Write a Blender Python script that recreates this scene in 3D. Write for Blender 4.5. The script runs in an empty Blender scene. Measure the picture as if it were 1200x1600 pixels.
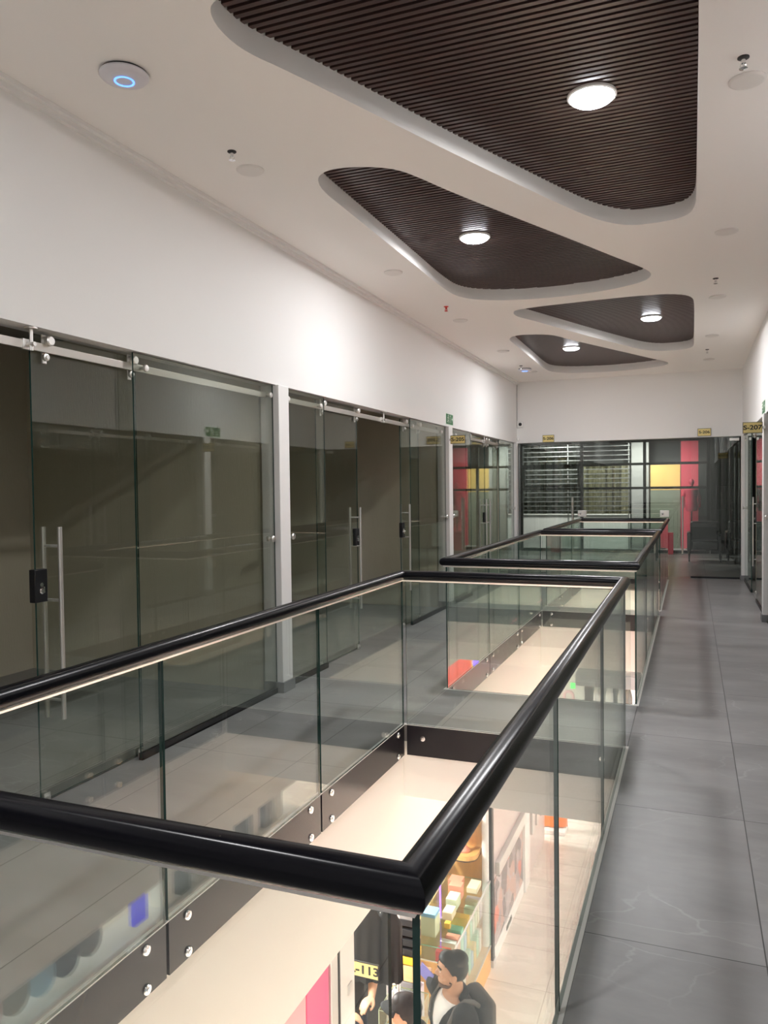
import bpy, bmesh, math, random
from mathutils import Vector, Matrix
random.seed(7)
SC = bpy.context.scene
COL = SC.collection
PI = math.pi

# ------------------------------------------------------------------ camera
cam_d = bpy.data.cameras.new('camera')
cam = bpy.data.objects.new('camera', cam_d)
COL.objects.link(cam)
SC.camera = cam
cam_d.sensor_fit = 'VERTICAL'
cam_d.sensor_height = 36.0
cam_d.lens = 1215.36 / 1600 * 36.0
cam_d.clip_start = 0.02
cr = Vector((0.92994775, 0.36749657, -0.01197731))
cu = Vector((4.64517075e-04, 3.14001011e-02, 9.99506787e-01))
cd = Vector((-0.3676914, 0.92949465, -0.02902974))
cam.matrix_world = Matrix(((cr.x, cu.x, -cd.x, 0), (cr.y, cu.y, -cd.y, 0), (cr.z, cu.z, -cd.z, 1.6), (0, 0, 0, 1)))

# ------------------------------------------------------------------ light
SC.view_settings.view_transform = 'Standard'
SC.view_settings.look = 'None'
SC.view_settings.gamma = 1.0
SC.view_settings.use_curve_mapping = False
SC.view_settings.exposure = 0.16
SC.cycles.max_bounces = 14
SC.cycles.diffuse_bounces = 10
SC.cycles.glossy_bounces = 6
SC.cycles.transparent_max_bounces = 40
SC.cycles.caustics_reflective = False
SC.cycles.caustics_refractive = False
SC.cycles.sample_clamp_indirect = 6.0
world = bpy.data.worlds.new('night')
SC.world = world
world.use_nodes = True
world.node_tree.nodes['Background'].inputs[0].default_value = (0.010, 0.012, 0.018, 1)
world.node_tree.nodes['Background'].inputs[1].default_value = 1.0
COOL = (0.985, 0.975, 0.985)
WARM = (1.0, 0.98, 0.95)
DOWNLIGHT_W = 42.0
DISC_W = 11.0
GROUND_W = 102.0
BACK_FILL_W = 100.0

def area(name, loc, size, power, color, parent=None, shape='DISK', size_y=None, rot=(0, 0, 0), spread=PI):
    l = bpy.data.lights.new(name, 'AREA')
    l.shape = shape; l.size = size; l.energy = power; l.color = color; l.spread = spread
    if size_y: l.size_y = size_y
    o = bpy.data.objects.new(name, l); COL.objects.link(o)
    if parent is not None:
        o.parent = parent; o.location = Vector(loc) - ORG[parent.name]
    else:
        o.location = loc
    o.rotation_euler = rot
    return o

ORG = {}

# ------------------------------------------------------------------ materials
M = {}
def nodes(name):
    m = bpy.data.materials.new(name); m.use_nodes = True
    nt = m.node_tree
    return m, nt, nt.nodes['Principled BSDF']
def N(nt, t, **k):
    n = nt.nodes.new(t)
    for a, v in k.items():
        if a.startswith('i_'): n.inputs[a[2:]].default_value = v
        else: setattr(n, a, v)
    return n
def mathn(nt, op, a, b=None, c=None):
    n = nt.nodes.new('ShaderNodeMath'); n.operation = op
    for i, v in enumerate((a, b, c)):
        if v is None: continue
        if isinstance(v, (int, float)): n.inputs[i].default_value = v
        else: nt.links.new(v, n.inputs[i])
    return n.outputs[0]
def pbr(name, col, rough=0.5, metal=0.0, spec=0.5, noise=0.0, nscale=20.0, bump=0.0, bscale=60.0, emit=None, estr=0.0, stretch=None, coat=0.0):
    m, nt, b = nodes(name)
    b.inputs['Base Color'].default_value = (*col, 1)
    b.inputs['Roughness'].default_value = rough
    b.inputs['Metallic'].default_value = metal
    b.inputs['Specular IOR Level'].default_value = spec
    b.inputs['Coat Weight'].default_value = coat
    tc = N(nt, 'ShaderNodeTexCoord')
    vec = tc.outputs['Object']
    if stretch:
        mp = N(nt, 'ShaderNodeMapping'); mp.inputs['Scale'].default_value = stretch
        nt.links.new(vec, mp.inputs['Vector']); vec = mp.outputs[0]
    if noise:
        nz = N(nt, 'ShaderNodeTexNoise'); nz.inputs['Scale'].default_value = nscale; nz.inputs['Detail'].default_value = 5
        nt.links.new(vec, nz.inputs['Vector'])
        r = N(nt, 'ShaderNodeMapRange'); r.inputs[3].default_value = 1 - noise; r.inputs[4].default_value = 1 + noise
        nt.links.new(nz.outputs[0], r.inputs[0])
        mx = N(nt, 'ShaderNodeMix', data_type='RGBA', blend_type='MULTIPLY')
        mx.inputs[0].default_value = 1.0
        mx.inputs[6].default_value = (*col, 1)
        nt.links.new(r.outputs[0], mx.inputs[7])
        nt.links.new(mx.outputs[2], b.inputs['Base Color'])
    if bump:
        nz = N(nt, 'ShaderNodeTexNoise'); nz.inputs['Scale'].default_value = bscale; nz.inputs['Detail'].default_value = 4
        nt.links.new(vec, nz.inputs['Vector'])
        bp = N(nt, 'ShaderNodeBump'); bp.inputs['Strength'].default_value = bump; bp.inputs['Distance'].default_value = 0.01
        nt.links.new(nz.outputs[0], bp.inputs['Height']); nt.links.new(bp.outputs[0], b.inputs['Normal'])
    if emit:
        b.inputs['Emission Color'].default_value = (*emit, 1); b.inputs['Emission Strength'].default_value = estr
    M[name] = m
    return m

def glass(name, tint, boost=1.0, rough=0.0, graze=0.96):
    """thin architectural pane: what shows through plus a Schlick mirror term, each face on its own"""
    m = bpy.data.materials.new(name); m.use_nodes = True
    nt = m.node_tree; nt.nodes.clear()
    out = N(nt, 'ShaderNodeOutputMaterial')
    g = N(nt, 'ShaderNodeNewGeometry')
    dt = N(nt, 'ShaderNodeVectorMath', operation='DOT_PRODUCT')
    nt.links.new(g.outputs['Incoming'], dt.inputs[0]); nt.links.new(g.outputs['Normal'], dt.inputs[1])
    c = mathn(nt, 'ABSOLUTE', dt.outputs['Value'])
    p = mathn(nt, 'POWER', mathn(nt, 'SUBTRACT', 1.0, c), 5.0)
    f = mathn(nt, 'MULTIPLY_ADD', p, graze, 0.042 * boost)
    f = mathn(nt, 'MINIMUM', f, 1.0)
    tr = N(nt, 'ShaderNodeBsdfTransparent'); tr.inputs[0].default_value = (*tint, 1)
    gl = N(nt, 'ShaderNodeBsdfGlossy'); gl.inputs['Roughness'].default_value = rough
    gl.inputs[0].default_value = (0.95, 1.0, 0.97, 1)
    mx = N(nt, 'ShaderNodeMixShader')
    nt.links.new(f, mx.inputs[0]); nt.links.new(tr.outputs[0], mx.inputs[1]); nt.links.new(gl.outputs[0], mx.inputs[2])
    nt.links.new(mx.outputs[0], out.inputs['Surface'])
    M[name] = m
    return m

def tile(name, base, dark, vein, tx, ty, ox, oy, groutw, grout, rough, veins=True):
    m, nt, b = nodes(name)
    tc = N(nt, 'ShaderNodeTexCoord'); sep = N(nt, 'ShaderNodeSeparateXYZ')
    nt.links.new(tc.outputs['Object'], sep.inputs[0])
    u = mathn(nt, 'DIVIDE', mathn(nt, 'SUBTRACT', sep.outputs[0], ox), tx)
    v = mathn(nt, 'DIVIDE', mathn(nt, 'SUBTRACT', sep.outputs[1], oy), ty)
    fu, fv = mathn(nt, 'FRACT', u), mathn(nt, 'FRACT', v)
    iu, iv = mathn(nt, 'FLOOR', u), mathn(nt, 'FLOOR', v)
    def edge(fr, size):
        return mathn(nt, 'MULTIPLY', mathn(nt, 'MINIMUM', fr, mathn(nt, 'SUBTRACT', 1.0, fr)), size)
    e = mathn(nt, 'MINIMUM', edge(fu, tx), edge(fv, ty))
    isg = mathn(nt, 'LESS_THAN', e, groutw)
    comb = N(nt, 'ShaderNodeCombineXYZ'); nt.links.new(iu, comb.inputs[0]); nt.links.new(iv, comb.inputs[1])
    wn = N(nt, 'ShaderNodeTexWhiteNoise'); nt.links.new(comb.outputs[0], wn.inputs['Vector'])
    sc = N(nt, 'ShaderNodeVectorMath', operation='SCALE'); nt.links.new(wn.outputs['Color'], sc.inputs[0]); sc.inputs['Scale'].default_value = 9.0
    ad = N(nt, 'ShaderNodeVectorMath', operation='ADD'); nt.links.new(tc.outputs['Object'], ad.inputs[0]); nt.links.new(sc.outputs[0], ad.inputs[1])
    n1 = N(nt, 'ShaderNodeTexNoise'); n1.inputs['Scale'].default_value = 1.6; n1.inputs['Detail'].default_value = 8; n1.inputs['Roughness'].default_value = 0.6
    mpn = N(nt, 'ShaderNodeMapping'); mpn.inputs['Scale'].default_value = (0.8, 2.2, 1); mpn.inputs['Rotation'].default_value = (0, 0, 0.3)
    nt.links.new(ad.outputs[0], mpn.inputs['Vector']); nt.links.new(mpn.outputs[0], n1.inputs['Vector'])
    ramp = N(nt, 'ShaderNodeMix', data_type='RGBA'); ramp.inputs[6].default_value = (*dark, 1); ramp.inputs[7].default_value = (*base, 1)
    mr = N(nt, 'ShaderNodeMapRange'); mr.inputs[1].default_value = 0.3; mr.inputs[2].default_value = 0.7
    nt.links.new(n1.outputs[0], mr.inputs[0]); nt.links.new(mr.outputs[0], ramp.inputs[0])
    colr = ramp.outputs[2]
    if veins:
        mp = N(nt, 'ShaderNodeMapping'); mp.inputs['Rotation'].default_value = (0, 0, 0.55); mp.inputs['Scale'].default_value = (1.0, 2.1, 1)
        nt.links.new(ad.outputs[0], mp.inputs['Vector'])
        dn = N(nt, 'ShaderNodeTexNoise'); dn.inputs['Scale'].default_value = 2.2; dn.inputs['Detail'].default_value = 5
        nt.links.new(mp.outputs[0], dn.inputs['Vector'])
        mixv = N(nt, 'ShaderNodeMix', data_type='VECTOR'); mixv.inputs[0].default_value = 0.28
        nt.links.new(mp.outputs[0], mixv.inputs[4]); nt.links.new(dn.outputs['Color'], mixv.inputs[5])
        vo = N(nt, 'ShaderNodeTexVoronoi', feature='DISTANCE_TO_EDGE'); vo.inputs['Scale'].default_value = 2.0
        nt.links.new(mixv.outputs[1], vo.inputs['Vector'])
        vr = N(nt, 'ShaderNodeMapRange'); vr.inputs[1].default_value = 0.0; vr.inputs[2].default_value = 0.014; vr.inputs[3].default_value = 1.0; vr.inputs[4].default_value = 0.0
        nt.links.new(vo.outputs['Distance'], vr.inputs[0])
        msk = N(nt, 'ShaderNodeTexNoise'); msk.inputs['Scale'].default_value = 1.3
        nt.links.new(ad.outputs[0], msk.inputs['Vector'])
        mk = N(nt, 'ShaderNodeMapRange'); mk.inputs[1].default_value = 0.42; mk.inputs[2].default_value = 0.62
        nt.links.new(msk.outputs[0], mk.inputs[0])
        vf = mathn(nt, 'MULTIPLY', mathn(nt, 'MULTIPLY', vr.outputs[0], mk.outputs[0]), 0.6)
        mv = N(nt, 'ShaderNodeMix', data_type='RGBA'); mv.inputs[7].default_value = (*vein, 1)
        nt.links.new(vf, mv.inputs[0]); nt.links.new(colr, mv.inputs[6]); colr = mv.outputs[2]
    mg = N(nt, 'ShaderNodeMix', data_type='RGBA'); mg.inputs[7].default_value = (*grout, 1)
    nt.links.new(isg, mg.inputs[0]); nt.links.new(colr, mg.inputs[6])
    nt.links.new(mg.outputs[2], b.inputs['Base Color'])
    rr = N(nt, 'ShaderNodeMapRange'); rr.inputs[3].default_value = rough - 0.05; rr.inputs[4].default_value = rough + 0.1
    nt.links.new(n1.outputs[0], rr.inputs[0]); nt.links.new(rr.outputs[0], b.inputs['Roughness'])
    M[name] = m
    return m

pbr('wall_paint', (0.86, 0.85, 0.835), 0.6, spec=0.3, bump=0.05, bscale=150)
pbr('ceiling_paint', (0.90, 0.882, 0.855), 0.7, spec=0.2, bump=0.03, bscale=120)
pbr('cream_paint', (0.87, 0.855, 0.815), 0.55, spec=0.3)
pbr('column_paint', (0.82, 0.81, 0.79), 0.5, spec=0.3, bump=0.1, bscale=90)
tile('grey_tile', (0.310, 0.305, 0.303), (0.200, 0.197, 0.196), (0.38, 0.38, 0.38), 0.6, 1.212, 0.2326, 2.82, 0.0022, (0.045, 0.045, 0.045), 0.32)
tile('cream_tile', (0.74, 0.68, 0.61), (0.71, 0.65, 0.58), (0.7, 0.65, 0.6), 0.65, 0.65, -1.29, 7.96, 0.003, (0.36, 0.31, 0.26), 0.25, veins=False)
pbr('grey_skirting', (0.20, 0.20, 0.20), 0.45, noise=0.2, nscale=12)
glass('clear_glass', (0.935, 0.96, 0.948), 1.9, graze=0.72)
glass('shop_glass', (0.90, 0.915, 0.89), 1.5)
glass('case_glass', (0.95, 0.98, 0.97), 0.8)
pbr('glass_edge', (0.016, 0.055, 0.046), 0.15, spec=0.6)
pbr('black_rail', (0.003, 0.003, 0.005), 0.24, spec=0.22)
pbr('black_band', (0.016, 0.015, 0.019), 0.22, spec=0.3)
pbr('black_matte', (0.012, 0.012, 0.013), 0.5)
pbr('black_metal', (0.010, 0.010, 0.012), 0.35)
pbr('steel', (0.78, 0.76, 0.73), 0.42, metal=1.0, noise=0.08, nscale=60, stretch=(1, 1, 30))
pbr('track_steel', (0.60, 0.57, 0.53), 0.33, metal=1.0, noise=0.06, nscale=40, stretch=(1, 30, 1))
pbr('chrome', (0.80, 0.80, 0.80), 0.12, metal=1.0)
pbr('slat_wood', (0.066, 0.037, 0.033), 0.28, spec=0.5, noise=0.35, nscale=9, stretch=(1, 14, 14))
pbr('slat_backing', (0.004, 0.003, 0.003), 0.8)
pbr('disc_white', (0.76, 0.74, 0.71), 0.5)
pbr('access_point_white', (0.70, 0.69, 0.74), 0.35)
pbr('led_blue', (0.2, 0.4, 0.9), 0.4, emit=(0.10, 0.28, 1.0), estr=2.2)
pbr('lens', (1, 1, 1), 0.4, emit=(0.93, 0.95, 1.0), estr=26.0)
pbr('lens_warm', (1, 1, 1), 0.4, emit=(1.0, 0.93, 0.82), estr=8.0)
pbr('sign_yellow', (0.86, 0.70, 0.28), 0.4)
pbr('sign_black', (0.01, 0.01, 0.01), 0.4)
pbr('sign_green', (0.015, 0.16, 0.045), 0.4)
pbr('sign_white', (0.72, 0.85, 0.72), 0.45)
pbr('red_plastic', (0.55, 0.03, 0.02), 0.35)
pbr('beige_plaster', (0.62, 0.575, 0.46), 0.8, spec=0.15, bump=0.25, bscale=14, stretch=(6, 6, 1))
pbr('dark_ceiling', (0.25, 0.24, 0.22), 0.8)
pbr('dark_wall', (0.035, 0.036, 0.036), 0.6, bump=0.1)
pbr('leather', (0.016, 0.017, 0.021), 0.35, bump=0.5, bscale=7, coat=0.4)
pbr('chair_leg', (0.02, 0.018, 0.016), 0.4)
pbr('aluminium', (0.66, 0.65, 0.64), 0.4, metal=0.6)
pbr('white_gloss', (0.82, 0.81, 0.80), 0.25)
pbr('oak', (0.72, 0.40, 0.13), 0.4, noise=0.22, nscale=6, stretch=(6, 6, 0.8))
pbr('light_oak', (0.68, 0.50, 0.25), 0.45, noise=0.2, nscale=6, stretch=(2, 2, 8))
pbr('pink_panel', (0.80, 0.10, 0.22), 0.3, emit=(0.9, 0.10, 0.22), estr=0.35)
pbr('pale_pink', (0.80, 0.45, 0.50), 0.3)
pbr('violet_led', (0.3, 0.15, 0.9), 0.3, emit=(0.22, 0.08, 1.0), estr=5.0)
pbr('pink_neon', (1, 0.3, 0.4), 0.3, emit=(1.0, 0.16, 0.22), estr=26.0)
pbr('red_sign', (0.8, 0.05, 0.03), 0.3, emit=(1.0, 0.07, 0.05), estr=2.2)
pbr('yellow_sign', (0.9, 0.6, 0.05), 0.3, emit=(1.0, 0.62, 0.06), estr=2.6)
pbr('blue_screen', (0.1, 0.08, 0.9), 0.3, emit=(0.08, 0.06, 1.0), estr=2.0)
pbr('green_led', (0.1, 0.9, 0.2), 0.3, emit=(0.10, 1.0, 0.12), estr=2.5)
pbr('black_cloth', (0.018, 0.017, 0.018), 0.75, bump=0.4, bscale=9)
pbr('grey_cloth', (0.045, 0.043, 0.043), 0.8, bump=0.3, bscale=60)
pbr('strap_cloth', (0.14, 0.13, 0.12), 0.8)
pbr('jacket_cloth', (0.010, 0.010, 0.011), 0.8, bump=0.5, bscale=12)
pbr('shirt_cloth', (0.78, 0.77, 0.75), 0.8, bump=0.4, bscale=9)
pbr('jeans_cloth', (0.035, 0.045, 0.075), 0.85)
pbr('skin', (0.52, 0.29, 0.18), 0.5, spec=0.35)
pbr('hair', (0.010, 0.009, 0.009), 0.55, noise=0.3, nscale=80)
pbr('beard', (0.13, 0.075, 0.05), 0.7)
pbr('eye_white', (0.75, 0.73, 0.70), 0.3)
pbr('purple_card', (0.22, 0.20, 0.52), 0.4)
pbr('pale_green', (0.62, 0.72, 0.50), 0.45)
pbr('mint', (0.25, 0.68, 0.52), 0.4)
pbr('sky_blue', (0.22, 0.50, 0.74), 0.4)
pbr('box_white', (0.80, 0.79, 0.74), 0.45)
pbr('box_cream', (0.78, 0.72, 0.50), 0.45)
pbr('box_yellow', (0.80, 0.50, 0.05), 0.4)
pbr('box_red', (0.70, 0.07, 0.06), 0.4)
pbr('box_coral', (0.75, 0.30, 0.20), 0.4)
pbr('box_grey', (0.20, 0.20, 0.21), 0.4)
pbr('lilac', (0.62, 0.55, 0.66), 0.5)
pbr('orange_cloth', (0.85, 0.22, 0.03), 0.6)
pbr('poster_wall', (0.60, 0.52, 0.50), 0.4)
pbr('gold', (0.62, 0.38, 0.08), 0.35, noise=0.3, nscale=30)
pbr('curtain_cloth', (0.30, 0.28, 0.17), 0.8)
pbr('dark_curtain', (0.05, 0.055, 0.045), 0.8)
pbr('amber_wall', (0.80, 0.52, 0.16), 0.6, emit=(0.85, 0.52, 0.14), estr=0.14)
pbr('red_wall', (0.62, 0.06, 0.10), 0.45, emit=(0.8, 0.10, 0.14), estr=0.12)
pbr('mannequin_red', (0.35, 0.02, 0.05), 0.5)
pbr('street_white', (0.30, 0.295, 0.29), 0.6)
pbr('parapet_white', (0.84, 0.82, 0.80), 0.6)
pbr('shutter_grey', (0.15, 0.15, 0.15), 0.5)
pbr('dull_green', (0.20, 0.22, 0.17), 0.6)

def poster_mat():
    m, nt, b = nodes('poster_print')
    tc = N(nt, 'ShaderNodeTexCoord')
    v = N(nt, 'ShaderNodeTexVoronoi'); v.inputs['Scale'].default_value = 7.0
    nt.links.new(tc.outputs['Object'], v.inputs['Vector'])
    hs = N(nt, 'ShaderNodeValToRGB')
    el = hs.color_ramp.elements
    el[0].position = 0.0; el[0].color = (0.16, 0.13, 0.14, 1)
    el[1].position = 1.0; el[1].color = (0.55, 0.48, 0.47, 1)
    for p, c in ((0.3, (0.42, 0.37, 0.38, 1)), (0.55, (0.62, 0.16, 0.10, 1)), (0.62, (0.30, 0.26, 0.28, 1)), (0.8, (0.48, 0.30, 0.26, 1))):
        e = el.new(p); e.color = c
    hs.color_ramp.interpolation = 'CONSTANT'
    sp = N(nt, 'ShaderNodeSeparateColor'); nt.links.new(v.outputs['Color'], sp.inputs[0])
    nt.links.new(sp.outputs[0], hs.inputs[0]); nt.links.new(hs.outputs[0], b.inputs['Base Color'])
    b.inputs['Roughness'].default_value = 0.2
    M['poster_print'] = m
poster_mat()

# ------------------------------------------------------------------ mesh builder
class MB:
    def __init__(s):
        s.bm = bmesh.new(); s.mi = 0
    def face(s, pts):
        vs = [s.bm.verts.new(p) for p in pts]
        f = s.bm.faces.new(vs); f.material_index = s.mi; return f
    def box(s, a, b, bev=0.0, seg=2):
        a, b = [min(a[i], b[i]) for i in range(3)], [max(a[i], b[i]) for i in range(3)]
        c = [(a[i] + b[i]) / 2 for i in range(3)]; d = [b[i] - a[i] for i in range(3)]
        r = bmesh.ops.create_cube(s.bm, size=1.0, matrix=Matrix.Translation(c) @ Matrix.Diagonal((*d, 1)))
        fs = set()
        for v in r['verts']:
            for f in v.link_faces: f.material_index = s.mi; fs.add(f)
        if bev > 0:
            es = list({e for f in fs for e in f.edges})
            rr = bmesh.ops.bevel(s.bm, geom=es, offset=bev, segments=seg, profile=0.5, affect='EDGES')
            for f in rr['faces']: f.material_index = s.mi; f.smooth = True
        return s
    def cyl(s, p0, p1, r0, r1=None, n=20, cap=True, smooth=True):
        p0, p1 = Vector(p0), Vector(p1); r1 = r0 if r1 is None else r1
        d = p1 - p0; q = Vector((0, 0, 1)).rotation_difference(d.normalized())
        m = Matrix.Translation((p0 + p1) / 2) @ q.to_matrix().to_4x4()
        r = bmesh.ops.create_cone(s.bm, cap_ends=cap, segments=n, radius1=r0, radius2=r1, depth=d.length, matrix=m)
        for v in r['verts']:
            for f in v.link_faces:
                f.material_index = s.mi; f.smooth = smooth and len(f.verts) == 4
        return s
    def ball(s, c, r, sc=(1, 1, 1), rot=None, n=16):
        m = Matrix.Translation(c) @ (rot.to_4x4() if rot else Matrix.Identity(4)) @ Matrix.Diagonal((sc[0] * r, sc[1] * r, sc[2] * r, 1))
        rr = bmesh.ops.create_uvsphere(s.bm, u_segments=n * 2, v_segments=n, radius=1.0, matrix=m)
        for v in rr['verts']:
            for f in v.link_faces: f.material_index = s.mi; f.smooth = True
        return s
    def lathe(s, c, prof, n=32, axis='z'):
        rings = []
        for r, h in prof:
            ring = []
            for k in range(n):
                a = 2 * PI * k / n
                x, y = r * math.cos(a), r * math.sin(a)
                p = {'z': (x, y, h), 'y': (x, h, y), 'x': (h, x, y)}[axis]
                ring.append(s.bm.verts.new((c[0] + p[0], c[1] + p[1], c[2] + p[2])))
            rings.append(ring)
        for a, b in zip(rings, rings[1:]):
            for k in range(n):
                f = s.bm.faces.new((a[k], a[(k + 1) % n], b[(k + 1) % n], b[k])); f.material_index = s.mi; f.smooth = True
        for ring in (rings[0], rings[-1]):
            try:
                f = s.bm.faces.new(ring); f.material_index = s.mi
            except ValueError: pass
        return s
    def sweep(s, pts, r, n=14, closed=False, cap=True):
        pts = [Vector(p) for p in pts]; k = len(pts); rings = []; pd = side = None
        for i, p in enumerate(pts):
            if closed:
                d0, d1 = (p - pts[i - 1]).normalized(), (pts[(i + 1) % k] - p).normalized()
            else:
                d0 = (p - pts[i - 1]).normalized() if i else (pts[1] - p).normalized()
                d1 = (pts[i + 1] - p).normalized() if i < k - 1 else d0
            t = (d0 + d1).normalized()
            if side is None:
                up = Vector((0, 0, 1)) if abs(d0.z) < 0.9 else Vector((0, 1, 0))
                side = d0.cross(up).normalized()
            else:
                side = (pd.rotation_difference(d0) @ side).normalized()
            pd = d0
            up2 = side.cross(d0).normalized(); ring = []
            for j in range(n):
                a = 2 * PI * j / n
                o = side * (r * math.cos(a)) + up2 * (r * math.sin(a))
                ring.append(s.bm.verts.new(p + o - d0 * (o.dot(t) / max(0.2, d0.dot(t)))))
            rings.append(ring)
        for a, b in list(zip(rings, rings[1:])) + ([(rings[-1], rings[0])] if closed else []):
            for j in range(n):
                f = s.bm.faces.new((a[j], a[(j + 1) % n], b[(j + 1) % n], b[j])); f.material_index = s.mi; f.smooth = True
        if cap and not closed:
            for rg in (rings[0], rings[-1]):
                f = s.bm.faces.new(rg); f.material_index = s.mi
        return s
    def prism(s, poly, z0, z1):
        """vertical prism from xy polygon"""
        b = [s.bm.verts.new((x, y, z0)) for x, y in poly]; t = [s.bm.verts.new((x, y, z1)) for x, y in poly]
        n = len(poly)
        for k in range(n):
            f = s.bm.faces.new((b[k], b[(k + 1) % n], t[(k + 1) % n], t[k])); f.material_index = s.mi
        for rg in (b, t):
            f = s.bm.faces.new(rg); f.material_index = s.mi
        return s
    def build(s, name, mats, parent=None, origin=None):
        bmesh.ops.recalc_face_normals(s.bm, faces=s.bm.faces)
        for e in s.bm.edges:
            if len(e.link_faces) == 2 and e.calc_face_angle(0) > 0.65: e.smooth = False
        if not isinstance(mats, (list, tuple)): mats = [mats]
        if parent is not None: org = ORG[parent.name]
        elif origin is not None: org = Vector(origin)
        else:
            xs = [v.co for v in s.bm.verts]
            org = Vector(((min(v.x for v in xs) + max(v.x for v in xs)) / 2, (min(v.y for v in xs) + max(v.y for v in xs)) / 2, min(v.z for v in xs)))
        for v in s.bm.verts: v.co -= org
        me = bpy.data.meshes.new(name); s.bm.to_mesh(me); s.bm.free()
        for m in mats: me.materials.append(M[m])
        o = bpy.data.objects.new(name, me); COL.objects.link(o)
        if parent is not None: o.parent = parent
        else: o.location = org
        ORG[o.name] = org
        return o

def tag(o, label, cat, group=None):
    o['label'] = label; o['category'] = cat
    if group: o['group'] = group
    return o
def thing(name, label, cat, loc, group=None):
    o = bpy.data.objects.new(name, None); COL.objects.link(o)
    o.location = loc; ORG[o.name] = Vector(loc); o.empty_display_size = 0.05
    return tag(o, label, cat, group)
def struct(o):
    o['kind'] = 'structure'; return o
def wbox(name, a, b, mat, parent=None, bev=0.0):
    # structure keeps the world origin, so tile and plaster patterns run on across pieces
    return struct(MB().box(a, b, bev).build(name, mat, None, origin=(0, 0, 0)))
def kids(o): return [c for c in bpy.data.objects if c.parent == o]
def copy_tree(o, loc=None, parent=None):
    c = o.copy(); COL.objects.link(c)
    if parent is not None: c.parent = parent
    if loc is not None: c.location = loc; ORG[c.name] = Vector(loc)
    for ch in kids(o):
        copy_tree(ch, None, c)
    return c
def part_copy(o, parent, off):
    """a copy of a part, moved by off"""
    c = o.copy(); COL.objects.link(c); c.parent = parent; c.location = Vector(o.location) + Vector(off)
    return c

def text_obj(s, size, name, mat, parent, origin, right, up, bold=0.0, align='LEFT', xs=1.0):
    cu_ = bpy.data.curves.new('lettering', 'FONT'); cu_.body = s; cu_.size = size; cu_.extrude = 0.0006; cu_.bevel_depth = bold; cu_.bevel_resolution = 0
    cu_.align_x = align; cu_.align_y = 'CENTER'
    t = bpy.data.objects.new('lettering', cu_); COL.objects.link(t)
    bpy.context.view_layer.update()
    dg = bpy.context.evaluated_depsgraph_get()
    me = bpy.data.meshes.new_from_object(t.evaluated_get(dg))
    bpy.data.objects.remove(t); bpy.data.curves.remove(cu_)
    me.name = name
    R, U = Vector(right).normalized(), Vector(up).normalized(); W = R.cross(U)
    mat4 = Matrix(((R.x * xs, U.x, W.x, 0), (R.y * xs, U.y, W.y, 0), (R.z * xs, U.z, W.z, 0), (0, 0, 0, 1)))
    me.transform(Matrix.Translation(Vector(origin) - ORG[parent.name]) @ mat4)
    me.materials.clear(); me.materials.append(M[mat])
    o = bpy.data.objects.new(name, me); COL.objects.link(o); o.parent = parent
    return o

# ================================================================== SETTING
H = 3.56; G = 2.43
XW, XR = -3.03, 0.80
XL, XG = -1.82, -0.38
YB, YF = -3.5, 14.44
VOIDS = [(1.05, 4.93), (5.92, 10.12), (10.52, 14.1)]
EX0, EX1 = -1.834, -0.366          # slab edges of the voids

# ---- upper floor: slab with three openings
def floor_slab():
    mb = MB()
    rows = [YB] + [v for p in VOIDS for v in (p[0] - 0.014, p[1] + 0.014)] + [20.0]
    mb.box((-5.75, YB, -0.12), (EX0, 20.0, 0)); mb.box((EX1, YB, -0.12), (3.6, 20.0, 0))
    for k in range(0, len(rows), 2):
        mb.box((EX0, rows[k], -0.12), (EX1, rows[k + 1], 0))
    return struct(mb.build('floor', 'grey_tile', origin=(0, 0, 0)))
floor_slab()
# cream edge strips round the openings
n_trim = 1
for (a, b) in VOIDS:
    mb = MB(); w = 0.007; t = 0.003
    mb.box((EX0 - w, a - 0.014 - w, -0.0005), (XL + 0.0078, b + 0.014 + w, t)); mb.box((XG - 0.0078, a - 0.014 - w, -0.0005), (EX1 + w, b + 0.014 + w, t))
    mb.box((XL + 0.0078, a - 0.014 - w, -0.0005), (XG - 0.0078, a + 0.0078, t)); mb.box((XL + 0.0078, b - 0.0078, -0.0005), (XG - 0.0078, b + 0.014 + w, t))
    struct(mb.build('trim_%d' % n_trim, 'cream_paint', origin=(0, 0, 0))); n_trim += 1
# ---- bulkheads below the slab (cream walls of the openings)
wbox('wall_left_bulkhead', (EX0 - 0.12, YB, -0.98), (EX0, 20.0, -0.12), 'cream_paint')
wbox('wall_right_bulkhead', (EX1, YB, -0.98), (EX1 + 0.12, 20.0, -0.12), 'cream_paint')
zs = [-0.98, -0.50, -0.72, -0.98]
ys = [YB] + [v for p in VOIDS for v in p] + [20.0]
for k in range(4):
    a, b = ys[2 * k] + (0.02 if k else 0), ys[2 * k + 1] - 0.02
    wbox('wall_bridge_bulkhead', (EX0, a, zs[k]), (EX1, b, -0.12), 'cream_paint')

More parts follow.
